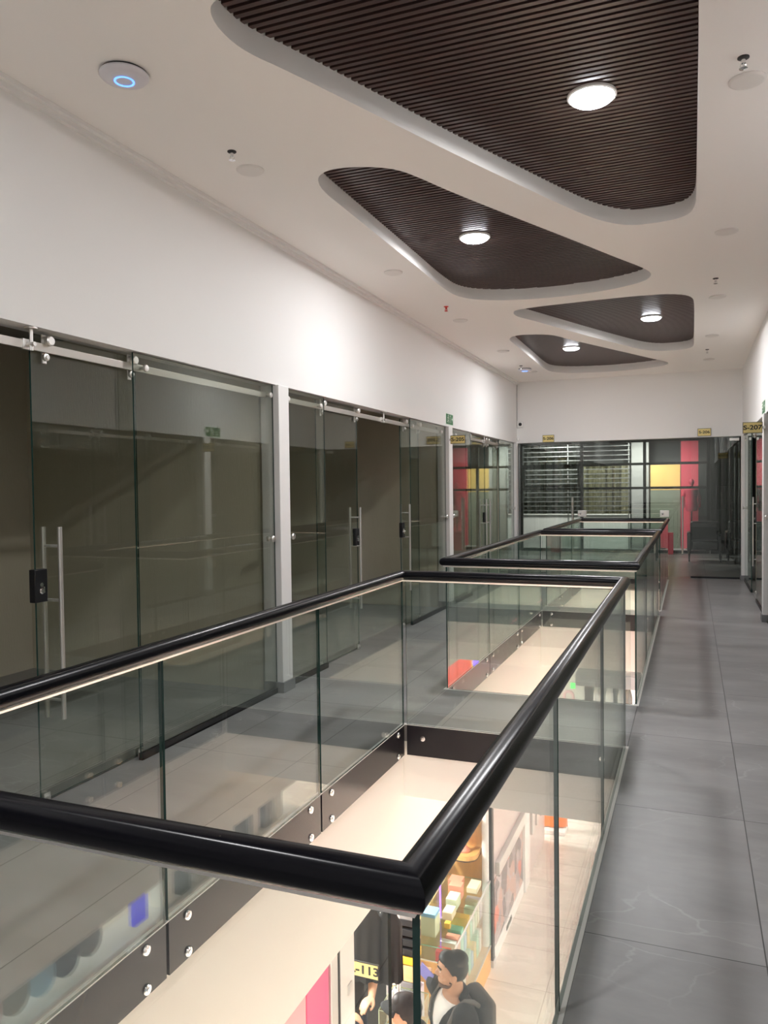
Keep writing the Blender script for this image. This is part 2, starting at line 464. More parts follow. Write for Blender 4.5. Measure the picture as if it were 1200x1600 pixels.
# ---- ceiling with four rounded triangular recesses
def chaikin(p, it=2):
    for _ in range(it):
        q = []
        for k in range(len(p)):
            a, b = p[k], p[(k + 1) % len(p)]
            q += [(a[0] * .75 + b[0] * .25, a[1] * .75 + b[1] * .25), (a[0] * .25 + b[0] * .75, a[1] * .25 + b[1] * .75)]
        p = q
    return p
S1 = [(-1.78, 2.70), (-1.55, 2.65), (-.811, 2.60), (-.307, 2.615), (-.094, 2.72), (.005, 2.88), (.031, 3.15), (.032, 5.60), (.028, 5.95), (-.03, 6.13), (-.178, 6.20),
      (-.44, 6.19), (-.62, 5.99), (-.764, 5.715), (-1.068, 4.996), (-1.314, 4.4), (-1.513, 3.892), (-1.753, 3.279), (-1.853, 3.066), (-1.868, 2.90), (-1.84, 2.77)]
S2 = [(-2.19, 4.46), (-2.11, 4.385), (-1.999, 4.365), (-1.813, 4.425), (-1.675, 4.53), (-1.59, 4.712), (-1.492, 4.975), (-1.206, 5.625), (-.857, 6.396), (-.605, 6.975), (-.37, 7.48),
      (-.335, 7.72), (-.45, 7.945), (-.839, 8.135), (-1.423, 8.19), (-1.94, 8.06), (-2.215, 7.81), (-2.263, 7.35), (-2.252, 6.5), (-2.25, 5.7), (-2.248, 5.0), (-2.246, 4.63)]
S0 = [(x, y - 5.68) for x, y in S2]
S3 = [(x, y + 5.87) for x, y in S1]
S4 = [(x, y + 5.63) for x, y in S2]
S9 = [(x, y - 5.87) for x, y in S1]
HOLES = [chaikin(s) for s in (S1, S2, S3, S4, S0, S9)]
REC = 0.14
def ceiling():
    bm = bmesh.new()
    def loop(p, z):
        vs = [bm.verts.new((x, y, z)) for x, y in p]
        return vs, [bm.edges.new((vs[k], vs[(k + 1) % len(vs)])) for k in range(len(vs))]
    e = loop([(XW - 0.15, YB), (XR + 0.15, YB), (XR + 0.15, YF + 0.1), (XW - 0.15, YF + 0.1)], H)[1]
    rims = []
    for h in HOLES:
        v, ee = loop(h, H); e += ee; rims.append(v)
    bmesh.ops.triangle_fill(bm, use_beauty=True, use_dissolve=False, edges=e)
    for v in rims:
        t = [bm.verts.new((q.co.x, q.co.y, H + REC)) for q in v]
        for k in range(len(v)):
            f = bm.faces.new((v[k], v[(k + 1) % len(v)], t[(k + 1) % len(v)], t[k])); f.smooth = True
    mb = MB(); mb.bm.free(); mb.bm = bm
    return struct(mb.build('ceiling', 'ceiling_paint', origin=(0, 0, 0)))
ceiling()
wbox('ceiling_slab', (-5.9, YB - 0.1, H + 0.30), (3.7, 20.0, H + 0.36), 'dark_ceiling')

# ---- walls
wbox('wall_left', (XW - 0.14, YB, G), (XW, YF, H), 'wall_paint')
wbox('wall_right', (XR, YB, G), (XR + 0.14, YF, H), 'wall_paint')
wbox('wall_back', (XW - 0.14, YF, G), (XR + 0.14, YF + 0.14, H), 'wall_paint')
wbox('wall_front', (-5.8, YB - 0.12, -3.2), (3.6, YB, H + 0.3), 'wall_paint')
# stepped cornice along the left wall
mb = MB(); mb.box((XW, YB, H - 0.022), (XW + 0.055, YF, H - 0.001)); mb.box((XW, YB, H - 0.048), (XW + 0.028, YF, H - 0.022))
struct(mb.build('trim_%d' % n_trim, 'wall_paint', origin=(0, 0, 0))); n_trim += 1

# ---- shop partitions, rear walls, ceilings (upper floor)
wbox('wall_left_rear', (-5.75, YB, 0), (-5.62, 20.0, H), 'beige_plaster')
wbox('wall_right_rear', (3.45, YB, 0), (3.58, 20.0, H), 'beige_plaster')
for y in (0.81, 5.47, 10.07, 14.36):
    wbox('wall_left_partition', (-5.62, y - 0.06, 0), (-3.20, y + 0.06, H), 'beige_plaster')
for y in (0.81, 5.47, 10.06, 14.36):
    wbox('wall_right_partition', (1.0, y - 0.06, 0), (3.45, y + 0.06, H), 'beige_plaster')
wbox('ceiling_left_shops', (-5.62, YB, 2.95), (-3.17, 20.0, 3.0), 'dark_ceiling')
wbox('ceiling_right_shops', (0.94, YB, 2.95), (3.45, 20.0, 3.0), 'dark_ceiling')
wbox('ceiling_end_shop', (-5.62, YF + 0.14, 2.90), (3.45, 20.0, 2.95), 'dark_ceiling')

# ---- columns with grey base blocks
def column(x0, x1, y0, y1, base=True):
    global n_trim
    struct(MB().box((x0, y0, 0), (x1, y1, G), 0.006).build('column', 'column_paint'))
    if base:
        struct(MB().box((x0, y0 - 0.012, 0), (x1 + (0.014 if x0 < -1 else 0), y1 + 0.012, 0.085), 0.003).build('column_skirting', 'grey_skirting')) if x0 < -1 else \
        struct(MB().box((x0 - 0.014, y0 - 0.012, 0), (x1, y1 + 0.012, 0.085), 0.003).build('column_skirting', 'grey_skirting'))
for y0, y1 in ((0.73, 0.89), (5.385, 5.55), (9.985, 10.15), (14.27, 14.44)):
    column(XW - 0.14, XW + 0.025, y0, y1)
    column(XR - 0.025, XR + 0.14, y0 + 0.04, y1 + 0.04 if y1 < 14 else y1)

# ================================================================== BALUSTRADES
ZR = 1.02; RR = 0.033
GT = 0.012
bolt_proto = {}
def bolt_mesh(axis):
    if axis in bolt_proto: return bolt_proto[axis]
    mb = MB(); mb.lathe((0, 0, 0), [(0.0001, 0.012), (0.008, 0.012), (0.009, 0.009), (0.017, 0.008), (0.0195, 0.004), (0.0195, 0.0)], 20, axis='z')
    o = mb.build('bolt', 'chrome', origin=(0, 0, 0))
    me = o.data; bpy.data.objects.remove(o)
    bolt_proto[axis] = me
    return me
def bolt(parent, loc, normal):
    o = bpy.data.objects.new('bolt', bolt_mesh('z')); COL.objects.link(o); o.parent = parent
    o.location = Vector(loc) - ORG[parent.name]
    o.rotation_euler = Vector((0, 0, 1)).rotation_difference(Vector(normal)).to_euler()
def pane_box(mb, a, b):
    """box whose four thin sides take the second (edge) material"""
    a = Vector(a); b = Vector(b); n0 = len(mb.bm.faces)
    mb.bm.faces.ensure_lookup_table()
    d = [abs(b[i] - a[i]) for i in range(3)]; thin = d.index(min(d))
    old = set(mb.bm.faces)
    mb.box(a, b)
    for f in mb.bm.faces:
        if f in old: continue
        f.normal_update()
        f.material_index = 0 if abs(f.normal[thin]) > 0.9 else 1
def balustrade_panel(a, b, side, label, band=True, two=True):
    """a, b: ends (x, y); side: inward normal"""
    t = thing('balustrade_glass_panel', label, 'glass panel', ((a[0] + b[0]) / 2, (a[1] + b[1]) / 2, -0.21), 'glass panels of the balustrades')
    ux = abs(b[0] - a[0]) > abs(b[1] - a[1])
    h = GT / 2; nrm = Vector(side)
    lo = (min(a[0], b[0]), min(a[1], b[1])); hi = (max(a[0], b[0]), max(a[1], b[1]))
    mb = MB()
    if ux: pane_box(mb, (lo[0], a[1] - h, 0.0035), (hi[0], a[1] + h, ZR - 0.02))
    else: pane_box(mb, (a[0] - h, lo[1], 0.0035), (a[0] + h, hi[1], ZR - 0.02))
    mb.build('pane', ['clear_glass', 'glass_edge'], t)
    mb = MB(); e = 0.007
    if ux: mb.box((lo[0], a[1] - e, -0.205), (hi[0], a[1] + e, -0.001), 0.001)
    else: mb.box((a[0] - e, lo[1], -0.205), (a[0] + e, hi[1], -0.001), 0.001)
    mb.build('clamp_band', 'black_band', t)
    ends = [0.115, (hi[0] - lo[0] if ux else hi[1] - lo[1]) - 0.115]
    for s in ends:
        for z in ((-0.035, -0.178) if two else (-0.083,)):
            p = (lo[0] + s, a[1], z) if ux else (a[0], lo[1] + s, z)
            bolt(t, Vector(p) + nrm * e, nrm)
    return t
places = ['nearest void', 'middle void', 'farthest void']
for k, (y0, y1) in enumerate(VOIDS):
    nm = places[k]
    mb = MB(); xx0, xx1 = XL - (0.01 if k else 0), XG - (0.0 if k else 0.0)
    yy1 = y1 - 0.015
    mb.sweep([(xx0, y0, ZR), (xx1, y0, ZR), (xx1, yy1, ZR), (xx0, yy1, ZR)], RR, 28, closed=True)
    r = mb.build('handrail', 'black_rail', origin=((xx0 + xx1) / 2, (y0 + yy1) / 2, ZR))
    tag(r, ['thick black tubular handrail in the foreground, round the nearest void', 'black tubular handrail round the middle void',
            'black tubular handrail round the farthest void, in front of the back wall'][k], 'handrail', 'black handrails of the balustrades')
    mb = MB(); mb.sweep([(xx0, y0, ZR - RR + 0.001), (xx1, y0, ZR - RR + 0.001), (xx1, yy1, ZR - RR + 0.001), (xx0, yy1, ZR - RR + 0.001)], 0.011, 8, closed=True)
    q = mb.build('glazing_channel', 'steel', r); q['label'] = 'steel glazing channel under the rail'
    n = 3
    pit = (y1 - y0) / n; g = 0.008
    order = ['near end', 'middle of three', 'far end']
    if k == 1: pass
    for j in range(n):
        ya, yb = y0 + j * pit + g, y0 + (j + 1) * pit - g
        if j == 0: ya += 0.012
        if j == n - 1: yb -= 0.012
        balustrade_panel((XL, ya), (XL, yb), (1, 0, 0), 'glass balustrade panel, left side of the %s, %s' % (nm, order[j]))
        balustrade_panel((XG, ya), (XG, yb), (-1, 0, 0), 'glass balustrade panel, right walkway side of the %s, %s' % (nm, order[j]))
    balustrade_panel((XL + 0.02, y0), (XG - 0.035, y0), (0, 1, 0), 'clear glass balustrade panel across the near end of the %s' % nm)
    balustrade_panel((XL + 0.02, y1), (XG - 0.02, y1), (0, -1, 0), 'clear glass balustrade panel across the far end of the %s' % nm, two=(k > 0))

# ================================================================== CEILING FITTINGS
def clip_range(poly, y):
    xs = []
    for k in range(len(poly)):
        (x0, y0), (x1, y1) = poly[k], poly[(k + 1) % len(poly)]
        if (y0 <= y) != (y1 <= y): xs.append(x0 + (x1 - x0) * (y - y0) / (y1 - y0))
    return (min(xs), max(xs)) if len(xs) >= 2 else None
LAMPS = [(-.49, 4.30), (-1.66, 6.30), (-.46, 10.15), (-1.66, 11.84), (-1.66, 0.62), (-.49, -1.57)]
SLAT_LABELS = ['dark brown slatted wood panel in the largest, nearest ceiling recess', 'dark brown slatted wood panel in the second ceiling recess, pointing right',
               'dark brown slatted wood panel in the third ceiling recess, square end right', 'dark brown slatted wood panel in the farthest, smallest ceiling recess',
               'dark brown slatted wood panel in the ceiling recess above the camera', 'dark brown slatted wood panel in the ceiling recess behind the camera']
for k, hole in enumerate(HOLES):
    x0, x1 = min(p[0] for p in hole), max(p[0] for p in hole); y0, y1 = min(p[1] for p in hole), max(p[1] for p in hole)
    t = thing('slatted_ceiling_panel', SLAT_LABELS[k], 'ceiling panel', ((x0 + x1) / 2, (y0 + y1) / 2, H + REC - 0.02), 'slatted wood ceiling panels')
    MB().box((x0 - 0.05, y0 - 0.05, H + REC + 0.003), (x1 + 0.05, y1 + 0.05, H + REC + 0.02)).build('backing_board', 'slat_backing', t)
    mb = MB(); y = y0 + 0.012; pitch = 0.0455
    while y < y1 - 0.01:
        cs = [c for c in (clip_range(hole, y), clip_range(hole, min(y + 0.026, y1 - 1e-3))) if c]
        if cs:
            a = min(c[0] for c in cs); b = max(c[1] for c in cs)
            if b - a > 0.03: mb.box((a + 0.002, y, H + REC - 0.026), (b - 0.002, y + 0.026, H + REC + 0.003))
        y += pitch
    mb.build('slats', 'slat_wood', t)
LL = ['glowing round ceiling lamp in the largest, nearest slatted recess', 'glowing round ceiling lamp in the second slatted recess', 'glowing round ceiling lamp in the third slatted recess',
      'glowing round ceiling lamp in the farthest slatted recess', 'glowing round ceiling lamp in the recess above the camera', 'glowing round ceiling lamp in the recess behind the camera']
for k, (x, y) in enumerate(LAMPS):
    z = H + REC - 0.026
    t = thing('ceiling_lamp', LL[k], 'ceiling lamp', (x, y, z), 'round lamps in the slatted recesses')
    MB().lathe((x, y, z), [(0.128, 0.0), (0.128, -0.012), (0.118, -0.016), (0.114, -0.012)], 40).build('bezel', 'disc_white', t)
    MB().lathe((x, y, z), [(0.114, -0.008), (0.112, -0.022), (0.095, -0.034), (0.05, -0.041), (0.002, -0.043)], 40).build('lens', 'lens', t)
    area('lamp_light', (x, y, z - 0.05), 0.22, DOWNLIGHT_W, COOL, t)

# small round flush panels
DISCS = [(-2.505, y) for y in (4.18, 6.63, 8.83, 11.05, 13.22)] + [(.252, y) for y in (4.21, 6.62, 8.85, 11.10, 13.15)]
ordn = ['nearest', 'second', 'third', 'fourth', 'farthest']
d0 = None
for k, (x, y) in enumerate(DISCS):
    lab = '%s white round flush ceiling cover of the row %s' % (ordn[k % 5].capitalize(), 'along the left wall' if k < 5 else 'above the right walkway')
    if d0 is None:
        d0 = MB().lathe((x, y, H), [(0.085, 0.0), (0.085, -0.006), (0.078, -0.011), (0.070, -0.012), (0.0015, -0.012)], 40).build('round_ceiling_cover', 'disc_white', origin=(x, y, H))
        o = d0
    else:
        o = copy_tree(d0, (x, y, H))
    tag(o, lab, 'ceiling cover', 'white round ceiling covers')
# wireless access points
def access_point(x, y, lab):
    t = thing('access_point', lab, 'access point', (x, y, H), 'ceiling access points')
    MB().lathe((x, y, H), [(0.105, 0.0), (0.105, -0.008), (0.098, -0.009)], 48).build('base_ring', 'black_matte', t)
    MB().lathe((x, y, H), [(0.098, -0.007), (0.112, -0.010), (0.113, -0.016), (0.104, -0.026), (0.075, -0.036), (0.046, -0.039), (0.001, -0.040)], 48).build('cover', 'access_point_white', t)
    MB().lathe((x, y, H), [(0.046, -0.0385), (0.046, -0.0425), (0.039, -0.0425), (0.039, -0.0385)], 40).build('light_ring', 'led_blue', t)
access_point(-2.465, 2.997, 'white domed access point with blue light ring, on the near left ceiling')
access_point(-2.556, 12.85, 'white domed access point with blue glow, on the far left ceiling')
# sprinklers
SPR = [(-2.466, 3.915), (-2.456, 8.10), (-2.549, 12.50), (.222, 3.985), (.213, 8.07), (.211, 12.20)]
SL = ['chrome pendant sprinkler head at the near left ceiling', 'red pendant sprinkler head halfway along the left ceiling', 'small pendant sprinkler head beside the far access point',
      'chrome pendant sprinkler head at the near right ceiling', 'chrome pendant sprinkler head halfway along the right ceiling', 'chrome pendant sprinkler head at the far right ceiling']
for k, (x, y) in enumerate(SPR):
    t = thing('sprinkler', SL[k], 'sprinkler', (x, y, H), 'ceiling sprinklers')
    mm = 'red_plastic' if k == 1 else 'chrome'
    MB().lathe((x, y, H), [(0.026, 0.0), (0.026, -0.004), (0.018, -0.008), (0.010, -0.009)], 24).build('rosette', 'black_matte' if k != 1 else 'red_plastic', t)
    mb = MB(); mb.cyl((x, y, H - 0.006), (x, y, H - 0.028), 0.010, n=16)
    for s in (-1, 1): mb.sweep([(x + s * 0.009, y, H - 0.026), (x + s * 0.013, y, H - 0.038), (x + s * 0.003, y, H - 0.050)], 0.0028, 8)
    mb.cyl((x, y, H - 0.028), (x, y, H - 0.049), 0.004, n=10)
    mb.build('frame', mm, t)
    MB().lathe((x, y, H), [(0.002, -0.048), (0.019, -0.049), (0.019, -0.051), (0.002, -0.054)], 20).build('deflector', mm, t)

# ================================================================== GLASS SHOPFRONTS
TZ = 2.345
def fixed_pane(sd, y0, y1, label, knob_y=None, top=G - 0.005):
    xp = XW - 0.030 if sd < 0 else XR + 0.030
    t = thing('fixed_glass_pane', label, 'glass pane', (xp, (y0 + y1) / 2, 0.0), 'fixed panes of the glass shopfronts')
    mb = MB(); pane_box(mb, (xp - 0.005, y0, 0.012), (xp + 0.005, y1, top)); mb.build('pane', ['shop_glass', 'glass_edge'], t)
    mb = MB(); mb.box((xp - 0.014, y0, 0.0), (xp - 0.006, y1, 0.042)); mb.box((xp + 0.006, y0, 0.0), (xp + 0.014, y1, 0.042)); mb.box((xp - 0.014, y0, 0.0), (xp + 0.014, y1, 0.010))
    mb.build('floor_channel', 'black_metal', t)
    if knob_y is not None:
        s = 1 if sd < 0 else -1
        mb = MB(); mb.lathe((xp, knob_y, 1.225), [(0.012, s * 0.005), (0.012, s * 0.022), (0.024, s * 0.026), (0.026, s * 0.036), (0.020, s * 0.044), (0.001, s * 0.045)], 24, 'x')
        mb.lathe((xp, knob_y, 1.225), [(0.020, -s * 0.005), (0.020, -s * 0.02), (0.001, -s * 0.02)], 24, 'x')
        mb.build('knob', 'steel', t)
    return t
def track(sd, y0, y1, label, standoffs, brackets=()):
    xt = XW - 0.062 if sd < 0 else XR + 0.062
    s = 1 if sd < 0 else -1
    t = thing('sliding_door_track', label, 'door track', (xt, (y0 + y1) / 2, TZ), 'steel tracks of the sliding glass doors')
    MB().box((xt - 0.006, y0, TZ - 0.022), (xt + 0.006, y1, TZ + 0.022), 0.002).build('bar', 'track_steel', t)
    for y in standoffs:
        MB().lathe((xt, y, TZ), [(0.010, s * 0.006), (0.010, s * 0.037), (0.021, s * 0.037), (0.021, s * 0.049), (0.017, s * 0.053), (0.001, s * 0.054)], 22, 'x').build('standoff', 'steel', t)
    for y in brackets:
        mb = MB(); mb.lathe((xt + s * 0.03, y, 0), [(0.032, G - 0.001), (0.032, G - 0.009), (0.012, G - 0.012)], 24)
        mb.cyl((xt + s * 0.03, y, G - 0.01), (xt + s * 0.03, y, TZ - 0.032), 0.0095, n=16)
        mb.box((xt - 0.008, y - 0.034, TZ - 0.027), (xt + 0.012, y + 0.034, TZ + 0.027), 0.003)
        mb.cyl((xt, y, TZ), (xt + s * 0.055, y, TZ), 0.011, n=16)
        mb.build('hanger', 'steel', t)
    return t
def handle_bars(t, xp, y, zb, zt):
    for k, off in enumerate((0.056, -0.056)):
        mb = MB(); x = xp + off
        mb.cyl((x, y, zb), (x, y, zt), 0.0125, n=20)
        o = mb.build('handle', 'steel', t)
    mb = MB()
    for z in (zt - 0.10, zb + 0.10, (zb + zt) / 2 + 0.12):
        mb.cyl((xp - 0.056, y, z), (xp + 0.056, y, z), 0.008, n=14)
    mb.build('handle_bracket', 'steel', t)
def sliding_door(sd, y0, y1, label, hy, hz=(0.415, 1.425), lock=None, rollers=True, lock_z=1.127, xoff=0.0):
    xp = (XW - 0.090 - xoff) if sd < 0 else XR + 0.090 + xoff
    s = 1 if sd < 0 else -1
    xt = XW - 0.062 if sd < 0 else XR + 0.062
    t = thing('sliding_glass_door', label, 'glass door', (xp, (y0 + y1) / 2, 0.0), 'sliding glass shop doors')
    mb = MB(); pane_box(mb, (xp - 0.005, y0, 0.012), (xp + 0.005, y1, G - 0.02)); mb.build('pane', ['shop_glass', 'glass_edge'], t)
    handle_bars(t, xp, hy, *hz)
    if lock is not None:
        mb = MB(); mb.box((xp - 0.02, lock - 0.042, lock_z - 0.085), (xp + 0.02, lock + 0.042, lock_z + 0.085), 0.004)
        lk = mb.build('lock_case', 'black_metal', t)
        mb = MB(); mb.lathe((xp, lock, lock_z - 0.025), [(0.017, s * 0.018), (0.017, s * 0.026), (0.012, s * 0.030), (0.001, s * 0.030)], 20, 'x')
        mb.box((xp + s * 0.028, lock - 0.004, lock_z - 0.035), (xp + s * 0.040, lock + 0.004, lock_z - 0.004), 0.001)
        mb.lathe((xp, lock, lock_z + 0.005), [(0.011, s * 0.018), (0.011, s * 0.024), (0.001, s * 0.024)], 20, 'x')
        mb.build('lock_cylinder', 'chrome', lk)
    if rollers:
        for y in (y0 + 0.085, y1 - 0.06):
            mb = MB()
            mb.box((xp + s * 0.004, y - 0.016, TZ - 0.075), (xp + s * 0.012, y + 0.016, TZ + 0.075), 0.003)
            mb.lathe((xt, y, TZ + 0.038), [(0.001, -0.008), (0.026, -0.008), (0.017, 0.0), (0.026, 0.008), (0.026, 0.030), (0.021, 0.036), (0.001, 0.036)] if s > 0 else
                     [(0.001, 0.008), (0.026, 0.008), (0.017, 0.0), (0.026, -0.008), (0.026, -0.030), (0.021, -0.036), (0.001, -0.036)], 24, 'x')
            mb.lathe((xt, y - 0.012, TZ - 0.046), [(0.001, s * -0.004), (0.019, s * -0.004), (0.019, s * 0.012), (0.010, s * 0.014), (0.010, s * 0.022), (0.001, s * 0.022)], 24, 'x')
            mb.build('roller', 'steel', t)
        for y in (y0 + 0.03, y1 - 0.03):
            mb = MB(); mb.box((xp - 0.016, y - 0.022, 0.0), (xp - 0.007, y + 0.022, 0.05), 0.002); mb.box((xp + 0.007, y - 0.022, 0.0), (xp + 0.016, y + 0.022, 0.05), 0.002)
            mb.lathe((xp, y, 0.028), [(0.011, s * 0.016), (0.011, s * 0.028), (0.001, s * 0.028)], 16, 'x')
            mb.build('floor_guide', 'steel', t)
    return t
# left, nearest shop
fixed_pane(-1, 3.74, 5.382, 'large fixed glass pane of the nearest shop, left of the first white column', 5.305)
track(-1, 1.0, 5.33, 'steel door track over the nearest shop, at the left edge', (3.845, 5.335), (2.985,))
sliding_door(-1, 3.030, 3.83, 'sliding glass door with two tall handle bars, nearest shop at left edge', 3.145, lock=3.05)
fixed_pane(-1, 0.89, 1.47, 'fixed glass pane of the nearest shop, outside the left edge', 1.0)
# left, second shop
fixed_pane(-1, 5.552, 6.30, 'fixed glass pane just right of the first white column', 5.63)
sliding_door(-1, 6.25, 7.16, 'sliding glass door left of the open doorway in the second shop', 7.10, lock=7.12)
sliding_door(-1, 8.41, 9.05, 'sliding glass door right of the open doorway in the second shop', 8.56, lock=8.45)
fixed_pane(-1, 8.585, 9.982, 'fixed glass pane of the second shop, left of the middle white column', 9.93)
track(-1, 5.57, 9.85, 'steel door track over the open doorway of the second shop', (5.62, 6.22, 8.66, 9.80), (7.76,))
# left, third shop
fixed_pane(-1, 10.152, 11.27, 'fixed glass pane of the third shop, beside the yellow S-205 sign', 10.25)
sliding_door(-1, 11.22, 12.335, 'left one of the paired closed glass doors in the third left shop', 12.22, lock=12.30)
sliding_door(-1, 12.345, 13.2, 'right one of the paired closed glass doors in the third left shop', 12.46)
fixed_pane(-1, 13.10, 14.268, 'fixed glass pane of the third shop, ending at the back corner', 14.17)
track(-1, 10.2, 14.1, 'steel door track over the third left shop, behind the S-205 sign', (10.45, 14.05), (12.1,))
mb = MB(); mb.box((XW - 0.06, 13.62, G - 0.075), (XW - 0.025, 13.90, G - 0.03), 0.003)
tag(mb.build('patch_fitting', 'steel'), 'steel patch fitting on top of the last left glass pane', 'patch fitting')
# right side
fixed_pane(1, 10.192, 11.75, 'fixed glass pane of the right shop, just behind the right white column', 10.30)
sliding_door(1, 11.65, 12.62, 'sliding glass door with tall handle bars on the right walkway, near S-207 sign', 12.50, lock=12.58)
fixed_pane(1, 12.75, 14.268, 'fixed glass pane of the right shop, ending at the back corner', 14.17)
track(1, 10.2, 14.1, 'steel door track over the right shop behind the S-207 sign', (10.45, 14.05), (12.3,))
fixed_pane(1, 5.592, 7.1, 'fixed glass pane on the right, outside the frame, beyond the near column', 5.7)
sliding_door(1, 6.95, 7.90, 'left closed glass door on the right, outside the frame', 7.78)
sliding_door(1, 7.92, 8.87, 'right closed glass door on the right, outside the frame', 8.04)
fixed_pane(1, 8.70, 10.02, 'fixed glass pane on the right, outside the frame, before the right column', 9.93)
track(1, 5.6, 9.95, 'steel door track on the right, outside the frame', (5.9, 9.7), (7.9,))
fixed_pane(1, 0.93, 2.4, 'fixed glass pane beside the camera on the right', 1.0)
sliding_door(1, 2.3, 3.25, 'left closed glass door beside the camera on the right', 3.13)
sliding_door(1, 3.27, 4.2, 'right closed glass door beside the camera on the right', 3.39)
fixed_pane(1, 4.1, 5.42, 'fixed glass pane on the right before the near column', 5.3)

# back shopfront S-206
def back_pane(x0, x1, label, knob=None, hx=None, lockx=None):
    yp = YF + 0.05
    door = hx is not None
    t = thing('glass_shop_door' if door else 'fixed_back_pane', label, 'glass door' if door else 'glass pane', ((x0 + x1) / 2, yp, 0), 'glass doors of the back shop' if door else 'glass panes of the back shop')
    mb = MB(); pane_box(mb, (x0, yp - 0.005, 0.012), (x1, yp + 0.005, G - 0.005)); mb.build('pane', ['shop_glass', 'glass_edge'], t)
    if door:
        for off in (0.06, -0.06):
            MB().cyl((hx, yp + off, 0.42), (hx, yp + off, 1.42), 0.014, n=18).build('handle', 'steel', t)
        mb = MB()
        for z in (0.55, 1.30): mb.cyl((hx, yp - 0.06, z), (hx, yp + 0.06, z), 0.008, n=12)
        mb.build('handle_bracket', 'steel', t)
        s = 1 if lockx > hx else -1
        lk = MB().box((lockx - 0.075, yp - 0.018, 1.06), (lockx + 0.075, yp + 0.018, 1.175), 0.003).build('lock_case', 'steel', t)
        MB().lathe((lockx - 0.03, yp, 1.118), [(0.018, -0.017), (0.018, -0.026), (0.001, -0.027)], 20, 'y').build('lock_cylinder', 'chrome', lk)
    else:
        mb = MB(); mb.box((x0, yp - 0.014, 0), (x1, yp + 0.014, 0.03)); mb.build('floor_channel', 'black_metal', t)
    return t
back_pane(XW + 0.03, -2.24, 'glass pane of the back shop at its left corner')
back_pane(-2.235, -1.30, 'left glass door of the back shop, with a steel lock plate', hx=-2.02, lockx=-1.85)
back_pane(-1.295, -0.02, 'right glass door of the back shop, handle in front of the red panel', hx=-0.145, lockx=-0.44)
back_pane(-0.015, 0.76, 'dark glass pane of the back shop in front of the armchairs')
mb = MB(); mb.box((0.60, YF + 0.025, G - 0.075), (0.75, YF + 0.075, G - 0.03), 0.003)
tag(mb.build('patch_fitting', 'steel'), 'steel patch fitting at the top right of the back glass', 'patch fitting')

# ================================================================== SIGNS
def flag_sign(name, txt, x0, x1, z0, z1, y, label, size, th=0.008, hang=None):
    t = thing(name, label, 'sign', ((x0 + x1) / 2, y, z0), 'yellow shop number signs')
    MB().box((x0, y - th / 2, z0), (x1, y + th / 2, z1)).build('board', 'sign_black', t)
    b = 0.006
    MB().box((x0 + b, y - th / 2 - 0.0015, z0 + b), (x1 - b, y + th / 2 + 0.0015, z1 - b)).build('plate', 'sign_yellow', t)
    text_obj(txt, size, 'lettering', 'sign_black', t, ((x0 + x1) / 2, y - th / 2 - 0.003, (z0 + z1) / 2), (1, 0, 0), (0, 0, 1), bold=size * 0.022, align='CENTER', xs=1.2)
    text_obj(txt, size, 'lettering', 'sign_black', t, ((x0 + x1) / 2, y + th / 2 + 0.003, (z0 + z1) / 2), (-1, 0, 0), (0, 0, 1), bold=size * 0.022, align='CENTER', xs=1.2)
    if hang:
        MB().box((hang[0], y - 0.003, (z0 + z1) / 2 - 0.015), (hang[1], hang[2], (z0 + z1) / 2 + 0.015)).build('bracket', 'steel', t)
    return t
flag_sign('shop_number_sign', 'S-205', -2.990, -2.785, 2.195, 2.307, 10.0, 'yellow sign reading S-205 on the left, beside the middle white column', 0.066, hang=(-3.02, -2.99, 10.0))
flag_sign('shop_number_sign', 'S-207', 0.553, 0.762, 2.199, 2.328, 9.97, 'yellow sign reading S-207 at the right edge', 0.072, hang=(0.762, 0.79, 10.03))
flag_sign('shop_number_sign', 'S-206', -2.550, -2.340, 2.430, 2.562, YF - 0.006, 'yellow sign reading S-206 on the left of the back wall', 0.070)
flag_sign('shop_number_sign', 'S-206', 0.097, 0.310, 2.447, 2.578, YF - 0.006, 'yellow sign reading S-206 on the right of the back wall', 0.064)
